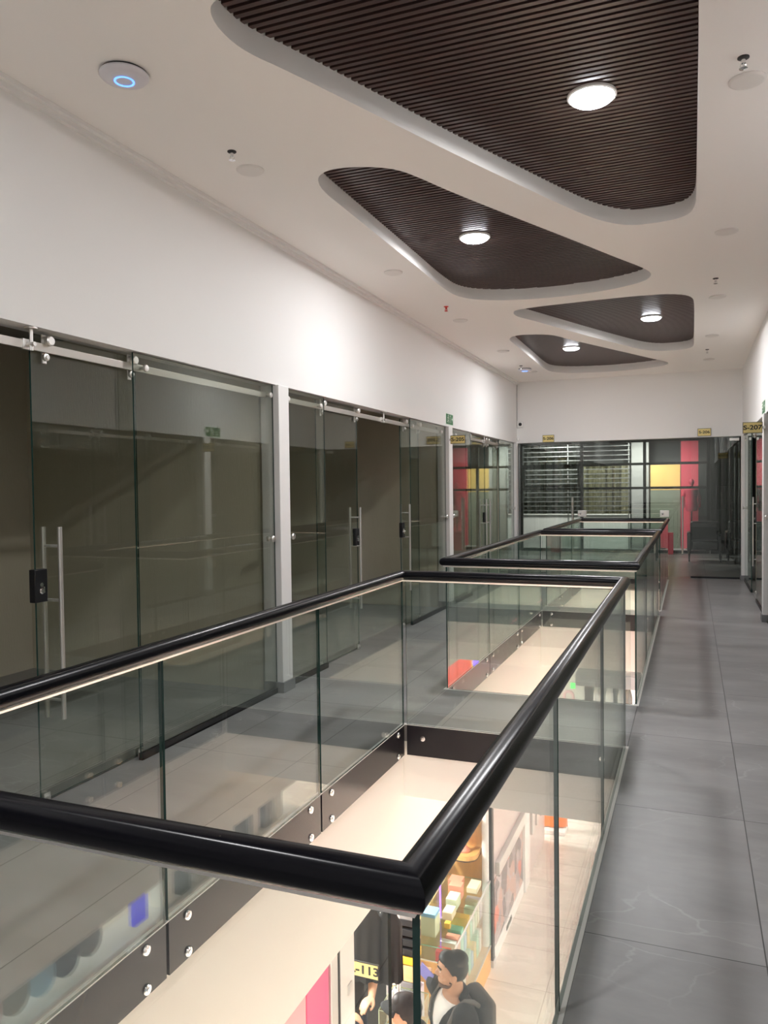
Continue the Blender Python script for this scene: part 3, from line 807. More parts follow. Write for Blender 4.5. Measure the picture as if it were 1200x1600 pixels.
def exit_sign(x, y0, y1, z0, z1, sd, label):
    """sd = +1: faces +x (left wall)"""
    t = thing('evacuation_sign', label, 'sign', (x, (y0 + y1) / 2, z0), 'green evacuation signs')
    MB().box((x, y0, z0), (x + sd * 0.003, y1, z1)).build('board', 'sign_white', t)
    b = 0.008
    MB().box((x, y0 + b, z0 + b), (x + sd * 0.0042, y1 - b, z1 - b)).build('field', 'sign_green', t)
    xf = x + sd * 0.0055
    hgt = z1 - z0; w = y1 - y0
    # across = distance from the reader's left; reader faces the wall
    def P(a, h):
        yy = (y0 + a * w) if sd > 0 else (y1 - a * w)
        return (xf, yy, z0 + h * hgt)
    mb = MB()
    def poly(pts): mb.face([P(a, h) for a, h in pts])
    def limb(a0, h0, a1, h1, r):
        dx, dy = (a1 - a0) * w, (h1 - h0) * hgt; L = math.hypot(dx, dy); nx, ny = -dy / L * r, dx / L * r
        poly([(a0 + nx / w, h0 + ny / hgt), (a0 - nx / w, h0 - ny / hgt), (a1 - nx / w, h1 - ny / hgt), (a1 + nx / w, h1 + ny / hgt)])
    if sd > 0: c = 0.30; ar = (0.86, 1)
    else: c = 0.60; ar = (0.86, 1)
    # running figure
    poly([(c + 0.045 * math.cos(k * PI / 6), 0.80 + 0.045 * w / hgt * math.sin(k * PI / 6)) for k in range(12)])
    limb(c - 0.01, 0.72, c - 0.04, 0.45, 0.011); limb(c - 0.02, 0.68, c + 0.07, 0.56, 0.006); limb(c - 0.02, 0.68, c - 0.10, 0.60, 0.006)
    limb(c - 0.04, 0.45, c + 0.05, 0.34, 0.008); limb(c + 0.05, 0.34, c + 0.03, 0.16, 0.007); limb(c - 0.04, 0.45, c - 0.07, 0.27, 0.008); limb(c - 0.07, 0.27, c - 0.14, 0.24, 0.007)
    mb.build('figure', 'sign_white', t)
    mb = MB()
    a = 0.86
    poly([(a + 0.08, 0.55), (a, 0.80), (a, 0.30)]); poly([(a - 0.08, 0.62), (a + 0.005, 0.62), (a + 0.005, 0.48), (a - 0.08, 0.48)])
    mb.build('arrow', 'sign_white', t)
    rv = (0, 1, 0) if sd > 0 else (0, -1, 0)
    if sd > 0:
        mb = MB(); poly([(0.50, 0.18), (0.53, 0.18), (0.53, 0.85), (0.50, 0.85)]); poly([(0.53, 0.80), (0.68, 0.80), (0.68, 0.85), (0.53, 0.85)]); poly([(0.65, 0.18), (0.68, 0.18), (0.68, 0.80), (0.65, 0.80)])
        mb.build('door_outline', 'sign_white', t)
    else:
        text_obj('RUTA DE', hgt * 0.20, 'lettering', 'sign_white', t, P(0.24, 0.76), rv, (0, 0, 1), 0.0006, 'CENTER')
        text_obj('EVACUACIÓN', hgt * 0.20, 'lettering', 'sign_white', t, P(0.24, 0.53), rv, (0, 0, 1), 0.0006, 'CENTER', 0.9)
        mb = MB(); poly([(0.12, 0.36), (0.36, 0.36), (0.24, 0.16)]); mb.build('triangle_mark', 'sign_white', t)
exit_sign(XW, 9.925, 10.255, 2.455, 2.605, 1, 'green evacuation sign on the left wall above the middle white column')
exit_sign(XR, 10.09, 10.50, 2.445, 2.600, -1, 'green evacuation sign on the right wall above the right column')

# security camera, junction dome and conduit in the back left corner
t = thing('security_camera', 'white square security camera with black lens in the back left corner', 'camera', (-2.955, YF, 2.71))
MB().box((-3.015, YF - 0.05, 2.715), (-2.90, YF, 2.83), 0.014, 3).build('housing', 'white_gloss', t)
MB().lathe((-2.955, YF - 0.05, 2.775), [(0.030, 0.003), (0.030, -0.006), (0.024, -0.012), (0.001, -0.014)], 24, 'y').build('lens_eye', 'black_metal', t)
tag(MB().ball((-3.0, YF - 0.012, 2.505), 0.03, (1, 0.9, 1.25)).build('junction_box', 'white_gloss'), 'small white rounded junction box below the security camera', 'junction box')
tag(MB().cyl((-3.018, YF - 0.010, 2.84), (-3.018, YF - 0.010, H - 0.001), 0.008, n=12).build('conduit_pipe', 'aluminium'), 'thin grey conduit running up the back left corner', 'pipe')

# ================================================================== BACK SHOP INTERIOR
YW = 19.75
# window wall
mb = MB()
mb.box((-5.62, YW, 0), (-4.10, YW + 0.15, 3.0)); mb.box((0.41, YW, 0), (3.45, YW + 0.15, 3.0)); mb.box((-4.10, YW, 2.72), (0.41, YW + 0.15, 3.0))
struct(mb.build('wall_back_shop', 'dark_wall', origin=(0, 0, 0)))
mb = MB()
for x in (-4.03, -2.53, -1.05, 0.36): mb.box((x - 0.035, YW - 0.03, 0.0), (x + 0.035, YW + 0.05, 2.72))
for z in (2.14, 1.56): mb.box((-4.06, YW - 0.03, z - 0.03), (0.40, YW + 0.05, z + 0.03))
mb.box((-4.06, YW - 0.03, 2.66), (0.40, YW + 0.05, 2.72)); mb.box((-4.06, YW - 0.05, 0.0), (0.40, YW + 0.05, 0.07))
w = struct(mb.build('window_1', 'black_metal', origin=(0, 0, 0)))
mb = MB(); pane_box(mb, (-4.05, YW + 0.005, 0.05), (0.38, YW + 0.012, 2.70)); mb.build('window_pane', ['case_glass', 'glass_edge'], w)
mb = MB(); mb.box((-3.98, YW - 0.06, 1.60), (-3.93, YW + 0.0, 2.12)); mb.box((-2.63, YW - 0.06, 1.60), (-2.58, YW, 2.12)); mb.box((-3.98, YW - 0.06, 1.60), (-2.58, YW, 1.65)); mb.box((-3.98, YW - 0.06, 2.07), (-2.58, YW, 2.12))
mb.build('sash_frame', 'black_metal', w)
# what stands outside behind the window
YO = 21.2
struct(MB().box((-7, YO + 0.9, -1), (4, YO + 1.0, 4)).build('wall_street', 'dark_wall', origin=(0, 0, 0)))
struct(MB().box((-7, 20.0, -0.12), (4, YO + 1.0, 0)).build('floor_balcony', 'grey_tile', origin=(0, 0, 0)))
mb = MB()
z = 0.98
while z < 2.85:
    mb.box((-4.6, YO - 0.55, z), (-1.45, YO - 0.535, z + 0.022)); z += 0.118
for x in (-4.58, -3.0, -1.48): mb.box((x - 0.012, YO - 0.535, 0), (x + 0.012, YO - 0.52, 2.85))
tag(mb.build('railing_bars', 'shutter_grey'), 'horizontal grey bars outside the back window, left half', 'security bars')
def curtain(x0, x1, y, z0, z1, n, amp, mat, name, label, cat):
    mb = MB(); m = n * 8; cols = []
    for i in range(m + 1):
        u = i / m; x = x0 + (x1 - x0) * u; yy = y + amp * math.sin(u * n * 2 * PI) + amp * .4 * math.sin(u * n * 5.1)
        cols.append((mb.bm.verts.new((x, yy, z0)), mb.bm.verts.new((x, yy, z1))))
    for a, b in zip(cols, cols[1:]):
        f = mb.bm.faces.new((a[0], b[0], b[1], a[1])); f.smooth = True
    bmesh.ops.solidify(mb.bm, geom=mb.bm.faces[:], thickness=0.004)
    return tag(mb.build(name, mat), label, cat)
curtain(-2.75, -1.50, YO, 0.01, 2.15, 8, 0.05, 'curtain_cloth', 'curtain', 'pale pleated curtain outside the back window, left of the white pillar', 'curtain')
curtain(-4.5, -2.8, YO, 0.01, 2.9, 9, 0.05, 'dark_curtain', 'curtain', 'dark pleated curtain behind the bars at the left of the back window', 'curtain')
tag(MB().box((-1.45, YO - 0.1, 0), (-1.02, YO + 0.2, 3.0), 0.01).build('street_pillar', 'street_white'), 'white pillar outside the back window', 'pillar')
tag(MB().box((-4.5, YO - 0.5, 0), (-1.46, YO - 0.38, 0.90), 0.01).build('parapet', 'parapet_white'), 'low white parapet outside the back window', 'parapet')
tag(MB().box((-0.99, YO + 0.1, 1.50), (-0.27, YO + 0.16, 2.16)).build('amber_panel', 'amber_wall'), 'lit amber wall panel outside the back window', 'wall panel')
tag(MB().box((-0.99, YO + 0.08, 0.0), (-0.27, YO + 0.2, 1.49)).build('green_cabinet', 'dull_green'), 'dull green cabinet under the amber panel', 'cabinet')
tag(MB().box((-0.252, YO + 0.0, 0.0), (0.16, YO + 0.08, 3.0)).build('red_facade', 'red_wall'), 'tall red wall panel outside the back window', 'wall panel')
t = thing('mannequin', 'dark red mannequin torso standing before the tall red panel', 'mannequin', (0.0, YO - 0.15, 0.3))
mb = MB(); x, y = 0.0, YO - 0.18
mb.lathe((x, y, 0), [(0.001, 0.95), (0.13, 0.97), (0.155, 1.08), (0.12, 1.25), (0.15, 1.42), (0.16, 1.50), (0.09, 1.56), (0.042, 1.59), (0.04, 1.64)], 24)
mb.ball((x, y, 1.69), 0.075, (0.85, 1, 1.15))
for s in (-1, 1): mb.sweep([(x + s * 0.14, y, 1.50), (x + s * 0.19, y, 1.3), (x + s * 0.18, y, 1.05)], 0.035, 10)
mb.build('torso', 'mannequin_red', t)
mb = MB(); mb.cyl((x, y, 0.02), (x, y, 0.97), 0.015); mb.lathe((x, y, 0), [(0.14, 0.0), (0.14, 0.02), (0.001, 0.025)], 24); mb.build('stand', 'chair_leg', t)
tag(MB().box((-0.62, 19.35, 0), (-0.40, 19.6, 0.50), 0.01).build('red_stool', 'red_wall'), 'low red block stool inside the back shop, beside the handrail end', 'stool')
for bx_, bl in ((-1.15, 'right'), (-3.2, 'left')):  # unseen lamps added to brighten what stands behind the back window
    t = thing('back_fill_lamp', 'added unseen fill lamp outside the back window, the %s one of two' % bl, 'lamp', (bx_, 20.12, 2.96), 'added fill lamps')
    MB().lathe((bx_, 20.12, 2.96), [(0.10, 0.04), (0.10, 0.0), (0.07, -0.03), (0.001, -0.04)], 24).build('shade', 'lens_warm', t)
    area('lamp_light', (bx_, 20.12, 2.90), 0.18, BACK_FILL_W, WARM, t)
struct(MB().box((-7, 20.02, 3.0), (4, YO + 1.0, 3.1)).build('ceiling_balcony', 'dark_ceiling', origin=(0, 0, 0)))
# armchairs
def armchair(x0, y0, label):
    w, d = 0.70, 0.72
    t = thing('armchair', label, 'armchair', (x0 + w / 2, y0 + d / 2, 0), 'black leather armchairs in the back shop')
    MB().box((x0 + 0.085, y0 + 0.02, 0.24), (x0 + w - 0.085, y0 + d - 0.14, 0.44), 0.04, 4).build('seat', 'leather', t)
    MB().box((x0 + 0.06, y0 + d - 0.20, 0.24), (x0 + w - 0.06, y0 + d, 0.83), 0.055, 4).build('backrest', 'leather', t)
    for s in (0, 1):
        xa = x0 + s * (w - 0.09)
        MB().box((xa, y0, 0.22), (xa + 0.09, y0 + d - 0.06, 0.62), 0.03, 3).build('armrest', 'leather', t)
    for sx in (0.045, w - 0.045):
        for sy in (0.045, d - 0.09):
            MB().cyl((x0 + sx, y0 + sy, 0.24), (x0 + sx, y0 + sy, 0.0), 0.024, 0.016, n=14).build('leg', 'chair_leg', t)
armchair(-0.09, 17.55, 'black leather armchair behind the back glass, nearer the red panel')
armchair(0.68, 17.95, 'black leather armchair behind the back glass, at the right corner')
t = thing('framed_picture', 'dark glossy framed picture on the back shop wall above the armchairs', 'picture', (0.80, YW, 1.03))
MB().box((0.53, YW - 0.035, 1.03), (1.07, YW - 0.001, 1.60), 0.004).build('frame', 'black_metal', t)
MB().box((0.56, YW - 0.038, 1.06), (1.04, YW - 0.034, 1.57)).build('canvas', 'leather', t)
struct(MB().box((0.40, YF + 0.3, 0), (0.46, 16.0, 0.001)).build('floor_joint', 'grey_tile', origin=(0, 0, 0)))

# ================================================================== GROUND FLOOR
GZ = -3.2
wbox('floor_lower', (-6.0, YB, GZ - 0.1), (4.0, 21.0, GZ), 'cream_tile')
wbox('ceiling_lower_left', (-6.0, YB, -0.98), (EX0 - 0.12, 21.0, -0.94), 'cream_paint')
wbox('ceiling_lower_right', (EX1 + 0.12, YB, -0.98), (4.0, 21.0, -0.94), 'cream_paint')
wbox('wall_lower_left', (-6.1, YB, GZ), (-5.0, 21.0, -0.98), 'cream_paint')
wbox('wall_lower_right', (2.6, YB, GZ), (2.7, 21.0, -0.98), 'cream_paint')
wbox('wall_lower_end', (-5.0, 15.6, GZ), (2.6, 15.7, -0.98), 'white_gloss')
wbox('wall_lower_partition', (-5.0, 3.80, GZ), (-1.93, 3.92, -0.98), 'white_gloss')
# ground floor ceiling lamps
def ground_lamp(x, y, z, p, label, col=WARM):
    t = thing('recessed_lamp', label, 'ceiling lamp', (x, y, z), 'recessed ceiling lamps downstairs')
    MB().lathe((x, y, z), [(0.15, 0.0), (0.15, -0.01), (0.13, -0.014), (0.001, -0.014)], 32).build('lens', 'lens_warm', t)
    area('lamp_light', (x, y, z - 0.02), 0.28, p, col, t)
gi = 0
for y in (0.5, 2.6, 5.0, 6.6, 8.6, 10.6, 13.0):
    ground_lamp(-2.9, y, -0.982, GROUND_W, 'recessed lamp in the lower shop ceiling on the left, %.1f m along' % y)
for y in (1.0, 4.0, 7.0, 10.0, 13.0):
    ground_lamp(0.7, y, -0.982, GROUND_W * 0.8, 'recessed lamp in the lower shop ceiling on the right, %.1f m along' % y)
for k, y in enumerate((-0.9,)):
    ground_lamp(-1.1, y, (-0.98, -0.50)[k] - 0.002, GROUND_W * 0.6, ['recessed lamp under the floor below the camera', 'recessed lamp under the bridge between the first two voids'][k])

XS = -1.86
# neighbouring pink shopfront
tag(MB().box((XS - 0.05, 2.2, GZ), (XS, 3.52, -0.99), 0.004).build('shopfront_panel', 'pale_pink'), 'pale pink glossy panel of the downstairs shopfront, at the lower edge', 'panel')
tag(MB().box((XS - 0.05, 3.53, GZ), (XS, 3.79, -0.99), 0.004).build('shopfront_panel', 'pink_panel'), 'bright pink lit panel downstairs, left of the white door frame', 'panel')
t = thing('door_frame', 'white aluminium door frame downstairs with black seal, between pink panel and shop', 'door frame', (XS, 3.98, GZ))
MB().box((XS - 0.06, 3.81, GZ), (XS + 0.005, 3.90, -0.985), 0.004).build('jamb', 'aluminium', t)
MB().box((XS - 0.05, 3.902, GZ), (XS + 0.008, 3.925, -0.985), 0.002).build('seal', 'black_matte', t)
MB().box((XS - 0.06, 3.927, GZ), (XS + 0.005, 4.13, -0.985), 0.006).build('post', 'white_gloss', t)
MB().box((XS + 0.005, 4.02, -1.33), (XS + 0.012, 4.08, -1.27), 0.002).build('catch_plate', 'aluminium', t)
flag_sign('shop_number_sign', 'L-113', -2.03, -1.832, -1.495, -1.395, 4.45, 'yellow sign reading L-113 hanging in the downstairs shop', 0.075)

# hanging dark garments
def garment(x, y, z, w, h, label, mat='black_cloth', rot=0.0):
    t = thing('hanging_garment', label, 'garment', (x, y, z - h), 'dark garments hanging in the downstairs shop')
    mb = MB(); nx, nz = 16, 14; c, s = math.cos(rot), math.sin(rot)
    for side in (1, -1):
        grid = []
        for j in range(nz + 1):
            v = j / nz; row = []
            half = w / 2 * (0.55 + 0.45 * min(1, v * 5)) * (1 + 0.08 * v)
            for i in range(nx + 1):
                u = i / nx * 2 - 1
                th = 0.045 * math.sqrt(max(0, 1 - u * u)) * (0.4 + 0.6 * min(1, v * 4)) + 0.012 * math.sin(u * 9 + v * 2) * v
                px, py = u * half, side * th
                row.append(mb.bm.verts.new((x + c * px - s * py, y + s * px + c * py, z - 0.03 - v * h)))
            grid.append(row)
        for a, b in zip(grid, grid[1:]):
            for i in range(nx):
                f = mb.bm.faces.new((a[i], a[i + 1], b[i + 1], b[i])); f.smooth = True
    bmesh.ops.remove_doubles(mb.bm, verts=mb.bm.verts, dist=0.0005)
    mb.build('cloth', mat, t)
    mb = MB(); mb.sweep([(x - c * w * .3, y - s * w * .3, z - 0.045), (x, y, z - 0.01), (x + c * w * .3, y + s * w * .3, z - 0.045)], 0.005, 8)
    mb.sweep([(x, y, z - 0.01), (x, y, z + 0.03), (x + .02, y, z + .045), (x + .03, y, z + .025)], 0.003, 8)
    mb.build('hanger', 'chrome', t)
garment(-2.13, 4.95, -1.30, 0.22, 0.52, 'black garment hanging left of the glass joint, above the L-113 sign', rot=0.3)
garment(-1.99, 5.02, -1.34, 0.19, 0.50, 'black garment hanging right of the glass joint, near the handrail corner', rot=0.35)
t = thing('garment_rail', 'chrome clothes rail carrying the black garments downstairs', 'clothes rail', (-2.1, 5.0, GZ))
MB().cyl((-2.75, 4.80, -1.265), (-1.93, 5.05, -1.265), 0.011, n=14).build('bar', 'chrome', t)
for x, y in ((-2.75, 4.80), (-1.93, 5.05)):
    MB().cyl((x, y, GZ), (x, y, -1.265), 0.012, n=14).build('leg', 'chrome', t)
t = thing('wire_shelf', 'dark wire rack with white tags behind the L-113 sign', 'shelf', (-2.65, 5.75, GZ))
mb = MB()
for z in (-1.35, -1.55, -1.75, -1.95, -2.3):
    for k in range(5): mb.cyl((-3.0, 5.66 + 0.04 * k, z), (-2.30, 5.70 + 0.04 * k, z), 0.004, n=8)
for x, y in ((-3.0, 5.72), (-2.30, 5.76)): mb.cyl((x, y, GZ), (x, y, -1.25), 0.008, n=10)
mb.build('wires', 'chrome', t)
MB().box((-3.0, 5.86, GZ), (-2.30, 5.88, -1.25)).build('back_panel', 'black_matte', t)
for k, (x, z) in enumerate(((-2.60, -1.57), (-2.45, -1.72), (-2.7, -1.78), (-2.53, -1.92))):
    MB().box((x, 5.645, z), (x + 0.06, 5.65, z + 0.035)).build('price_tag', 'box_white', t)

# stacked black boxes and trays on a tower between garments and counter
t = thing('display_tower', 'narrow grey display stand downstairs holding flat black boxes', 'display stand', (-2.13, 5.8, GZ))
MB().box((-2.24, 5.70, GZ), (-2.03, 5.90, -2.42), 0.006).build('plinth', 'lilac', t)
MB().box((-2.045, 5.69, GZ), (-2.03, 5.71, -1.80), 0.002).build('upright', 'aluminium', t)
bx = None
for k, z in enumerate((-1.88, -1.96, -2.04, -2.12)):
    tag(MB().box((-2.225, 5.715, z), (-2.055, 5.90, z + 0.055), 0.004).build('flat_box', 'black_matte'), ['topmost', 'second', 'third', 'lowest'][k] + ' flat black box on the grey stand near the handrail corner', 'box', 'flat black boxes')
tag(MB().box((-2.22, 5.715, -2.19), (-2.05, 5.90, -2.13), 0.004).build('flat_box', 'box_yellow'), 'yellow flat box under the black boxes on the stand', 'box')
tag(MB().box((-2.22, 5.72, -2.33), (-2.06, 5.90, -2.20), 0.004).build('cardboard_box', 'light_oak'), 'brown box under the yellow flat box on the stand', 'box')
tag(MB().box((-2.22, 5.72, -2.415), (-2.06, 5.90, -2.335), 0.01).build('folded_jeans', 'box_grey'), 'folded grey fabric bundle at the bottom of the stand', 'fabric')

# glass showcase counter
cx0, cx1, cy0, cy1 = -2.32, XS, 6.2, 7.45
t = thing('showcase_counter', 'wooden counter with glass showcase behind the standing man', 'counter', ((cx0 + cx1) / 2, (cy0 + cy1) / 2, GZ))
MB().box((cx0, cy0, GZ), (cx1, cy1, -2.95), 0.004).build('base', 'oak', t)
MB().box((cx0 - 0.05, cy0 - 0.02, GZ), (cx1 - 0.01, cy0, -2.43), 0.003).build('end_panel', 'oak', t)
MB().box((cx0, cy0, -2.945), (cx0 + 0.02, cy1, -2.32), 0.003).build('rear_panel', 'light_oak', t)
mb = MB()
pane_box(mb, (cx1 - 0.006, cy0, -2.95), (cx1, cy1, -2.30)); pane_box(mb, (cx0, cy0, -2.304), (cx1, cy1, -2.298)); pane_box(mb, (cx0, cy0 - 0.002, -2.43), (cx1 - 0.007, cy0 + 0.004, -2.304))
mb.build('glass_case', ['case_glass', 'mint'], t)
MB().box((cx0 + 0.02, cy0, -2.64), (cx1 - 0.05, cy1, -2.634)).build('glass_shelf', ['case_glass'], t)
mb = MB(); mb.box((cx1 - 0.008, cy0, -2.306), (cx1 + 0.004, cy1, -2.292)); mb.box((cx1 - 0.008, cy0, -2.96), (cx1 + 0.004, cy1, -2.945)); mb.box((cx0, cy0 - 0.008, -2.44), (cx1, cy0 + 0.004, -2.428))
mb.build('case_trim', 'aluminium', t)
# merchandise in the showcase: two shelves
cols = ['pale_green', 'box_white', 'mint', 'box_red', 'sky_blue', 'box_cream', 'box_coral', 'box_white', 'pale_green', 'box_yellow', 'lilac', 'mint']
cname = {'pale_green': 'pale green', 'box_white': 'white', 'mint': 'mint green', 'box_red': 'red', 'sky_blue': 'sky blue', 'box_cream': 'cream', 'box_coral': 'coral', 'box_yellow': 'yellow', 'lilac': 'lilac'}
for row, z in enumerate((-2.945, -2.632)):
    y = cy0 + 0.05; k = 0
    while y < cy1 - 0.12:
        w = random.uniform(0.055, 0.10); d = random.uniform(0.10, 0.16); h = random.uniform(0.14, 0.27)
        c = cols[(k * 5 + row * 3) % len(cols)]
        tag(MB().box((cx1 - 0.07 - d, y, z), (cx1 - 0.07, y + w, z + h), 0.003).build('carton', c),
            '%s carton on the %s level of the showcase, place %s from its near end' % (cname[c], ('bottom', 'upper')[row], ['one', 'two', 'three', 'four', 'five', 'six', 'seven', 'eight', 'nine', 'ten', 'eleven', 'twelve', 'thirteen', 'fourteen', 'fifteen', 'sixteen'][k]), 'carton', 'cartons in the glass showcase')
        y += w + random.uniform(0.012, 0.03); k += 1
# cartons on top of the counter
tops = [(-2.20, 6.32, 0.13, 0.13, 0.20, 'pale_green', 'tall pale green carton stack on the near end of the showcase top'), (-2.20, 6.47, 0.10, 0.10, 0.10, 'box_white', 'small white carton on the showcase top beside the green carton'),
        (-2.10, 6.62, 0.09, 0.14, 0.07, 'box_cream', 'cream carton lying on the middle of the showcase top'), (-2.12, 6.80, 0.10, 0.15, 0.10, 'pale_green', 'pale green carton on the far half of the showcase top'),
        (-2.15, 6.99, 0.12, 0.10, 0.13, 'box_coral', 'coral carton at the back of the showcase top'), (-2.04, 6.49, 0.05, 0.05, 0.05, 'box_yellow', 'small yellow cube on the showcase top'),
        (-2.20, 7.14, 0.13, 0.12, 0.10, 'box_coral', 'flat coral carton at the far end of the showcase top'), (-2.02, 7.15, 0.10, 0.18, 0.05, 'box_cream', 'thin cream carton at the far end of the showcase top')]
for x, y, w, d, h, c, lab in tops:
    o = MB().box((x, y, -2.297), (x + w, y + d, -2.297 + h), 0.003).build('carton', c); tag(o, lab, 'carton', 'cartons on the showcase top')
    if h == 0.20: MB().box((x - 0.002, y - 0.002, -2.297 + h - 0.03), (x + w + 0.002, y + d + 0.002, -2.297 + h + 0.002), 0.002).build('lid', 'sky_blue', o)['label'] = 'sky blue lid'
# violet light tube
t = thing('light_tube', 'violet glowing vertical light tube behind the showcase', 'light tube', (-2.12, 6.63, -2.297))
MB().cyl((-2.12, 6.63, -2.297), (-2.12, 6.63, -1.62), 0.007, n=12).build('tube', 'violet_led', t)
MB().lathe((-2.12, 6.63, -2.297), [(0.02, 0.0), (0.02, 0.012), (0.001, 0.013)], 16).build('foot', 'aluminium', t)
# wooden end wall with shelves
wbox('wall_lower_wood', (-5.0, 7.50, GZ), (XS - 0.07, 7.56, -0.985), 'oak')
def wshelf(x0, x1, z, lab):
    d = 0.26
    pts = [(x0, 7.50), (x1, 7.50), (x1, 7.50 - d + 0.12)] + [(x1 - 0.12 + 0.12 * math.cos(a), 7.50 - d + 0.12 - 0.12 * math.sin(a)) for a in [PI / 2 * q / 6 for q in range(1, 7)]] + [(x0, 7.50 - d)]
    t = thing('wall_shelf', lab, 'shelf', ((x0 + x1) / 2, 7.4, z), 'wooden shelves on the downstairs wood wall')
    MB().prism(pts, z, z + 0.045).build('board', 'oak', t)
    MB().prism([(a, b) if b > 7.49 else (a - 0.004, b + 0.004) for a, b in pts], z - 0.014, z).build('edging', 'black_matte', t)
wshelf(-2.30, -1.96, -2.04, 'upper rounded wooden shelf beside the chrome post downstairs')
wshelf(-2.30, -1.96, -1.70, 'highest rounded wooden shelf downstairs, under the ceiling')
wshelf(-3.0, -2.33, -2.08, 'lower-left wooden shelf downstairs, left of the violet tube')
wshelf(-3.0, -2.33, -1.72, 'upper-left wooden shelf downstairs, left of the violet tube')
tag(MB().lathe((-2.10, 7.36, -1.995), [(0.055, 0.0), (0.06, 0.02), (0.03, 0.05), (0.02, 0.09), (0.028, 0.12), (0.001, 0.125)], 24).build('vase', 'box_coral'), 'small coral ornament on the upper rounded shelf', 'ornament')
for k in range(5):
    x = -2.42 - k * 0.09
    tag(MB().lathe((x, 7.36, -2.035), [(0.028, 0.0), (0.028, 0.09), (0.012, 0.11), (0.012, 0.14), (0.001, 0.142)], 18).build('bottle', ('box_grey', 'lilac')[k % 2]), ['rightmost', 'second from right', 'middle', 'second from left', 'leftmost'][k] + ' small bottle on the lower-left wooden shelf', 'bottle', 'bottles on the wooden shelf')
tag(MB().cyl((-1.905, 7.44, GZ), (-1.905, 7.44, -0.985), 0.035, n=24).build('chrome_post', 'white_gloss'), 'glossy white round post at the end of the wooden shelves', 'post')
t = thing('black_post', 'black upright frame between the wooden shop and the poster wall', 'post', (XS - 0.02, 7.53, GZ))
MB().box((XS - 0.06, 7.49, GZ + 0.07), (XS + 0.012, 7.56, -0.985), 0.003).build('upright', 'black_matte', t)
MB().box((XS - 0.06, 7.485, GZ), (XS + 0.02, 7.60, GZ + 0.07), 0.003).build('foot', 'aluminium', t)
# poster wall
t = thing('poster_wall', 'pale wall with printed poster panel downstairs, beyond the black post', 'wall panel', (XS, 8.3, GZ))
MB().box((XS - 0.08, 7.57, GZ), (XS, 9.02, -0.985), 0.004).build('panel', 'poster_wall', t)
MB().box((XS, 7.60, GZ + 0.16), (XS + 0.006, 9.0, -2.36)).build('print', 'poster_print', t)
MB().box((XS, 7.57, GZ), (XS + 0.012, 9.02, GZ + 0.15), 0.003).build('plinth', 'white_gloss', t)
MB().box((XS + 0.012, 8.1, GZ + 0.05), (XS + 0.016, 8.35, GZ + 0.10), 0.002).build('vent_slot', 'black_matte', t)
MB().box((XS, 7.65, -2.33), (XS + 0.05, 9.0, -2.20), 0.006).build('ledge', 'aluminium', t)
tag(MB().box((XS - 0.1, 9.04, GZ), (XS + 0.03, 9.32, -0.985), 0.006).build('white_pillar', 'white_gloss'), 'white square pillar downstairs beyond the poster wall', 'pillar')
tag(MB().box((XS - 0.05, 9.34, GZ + 0.0), (XS, 10.5, -0.99), 0.004).build('grey_shopfront', 'poster_wall'), 'pale shopfront panel downstairs beyond the white pillar', 'panel')
for k, y in enumerate((9.5, 9.8, 10.1)):
    tag(MB().box((XS + 0.001, y, GZ + 0.5), (XS + 0.03, y + 0.18, -1.2), 0.003).build('mirror_strip', 'aluminium'), ['nearest', 'middle', 'farthest'][k] + ' upright metal strip on the pale shopfront downstairs', 'metal strip', 'metal strips on the shopfront')
garment(-1.80, 10.85, GZ + 0.95, 0.36, 0.85, 'orange garment on display at the far end downstairs', 'orange_cloth', 0.2)
tag(MB().box((-2.0, 10.7, GZ), (-1.62, 11.0, GZ + 0.06), 0.01).build('plinth_block', 'white_gloss'), 'white display base under the orange garment', 'plinth')
# far end of the downstairs corridor
for k in range(6):
    x = -1.50 + k * 0.10
    garment(x, 13.62 + (k % 2) * 0.04, -1.78, 0.13, 0.62 + 0.05 * (k % 3), ['first', 'second', 'third', 'fourth', 'fifth', 'sixth'][k] + ' garment from the left on the far downstairs rail', ('shirt_cloth', 'strap_cloth', 'shirt_cloth', 'grey_cloth', 'shirt_cloth', 'strap_cloth')[k], 0.15)
tag(MB().box((-1.72, 13.66, GZ), (-1.57, 13.80, -1.60), 0.01).build('black_column', 'black_matte'), 'black column left of the clothes rail at the far end downstairs', 'column')
tag(MB().box((-1.85, 13.5, -1.80), (-0.80, 13.9, -1.58), 0.01).build('dark_shadeboard', 'box_grey'), 'dark grey canopy standing in for shadow above the clothes rail at the far end downstairs', 'shadeboard')  # dark box put in for the band of shadow over the rail
t = thing('garment_rail', 'chrome clothes rail with pale garments at the far end downstairs', 'clothes rail', (-1.3, 13.65, GZ))
MB().cyl((-1.55, 13.64, -1.745), (-0.9, 13.64, -1.745), 0.008).build('bar', 'chrome', t)
for x in (-1.54, -0.91): MB().cyl((x, 13.64, GZ), (x, 13.64, -1.745), 0.014).build('leg', 'chrome', t)
tag(MB().box((-1.99, 13.9, -1.96), (-1.91, 13.93, -1.86), 0.004).build('green_sign', 'green_led'), 'small glowing green sign downstairs, far end', 'sign')
mb = MB(); mb.sweep([(-2.10, 13.9, -3.0), (-2.10, 13.9, -2.2)] + [(-2.02 + 0.08 * math.cos(a), 13.9, -2.10 + 0.09 * math.sin(a)) for a in [PI - PI * q / 8 for q in range(9)]] + [(-1.94, 13.9, -3.0)], 0.025, 10)
tag(mb.build('pink_arch', 'pale_pink'), 'pale pink arch stand downstairs below the green sign', 'stand')

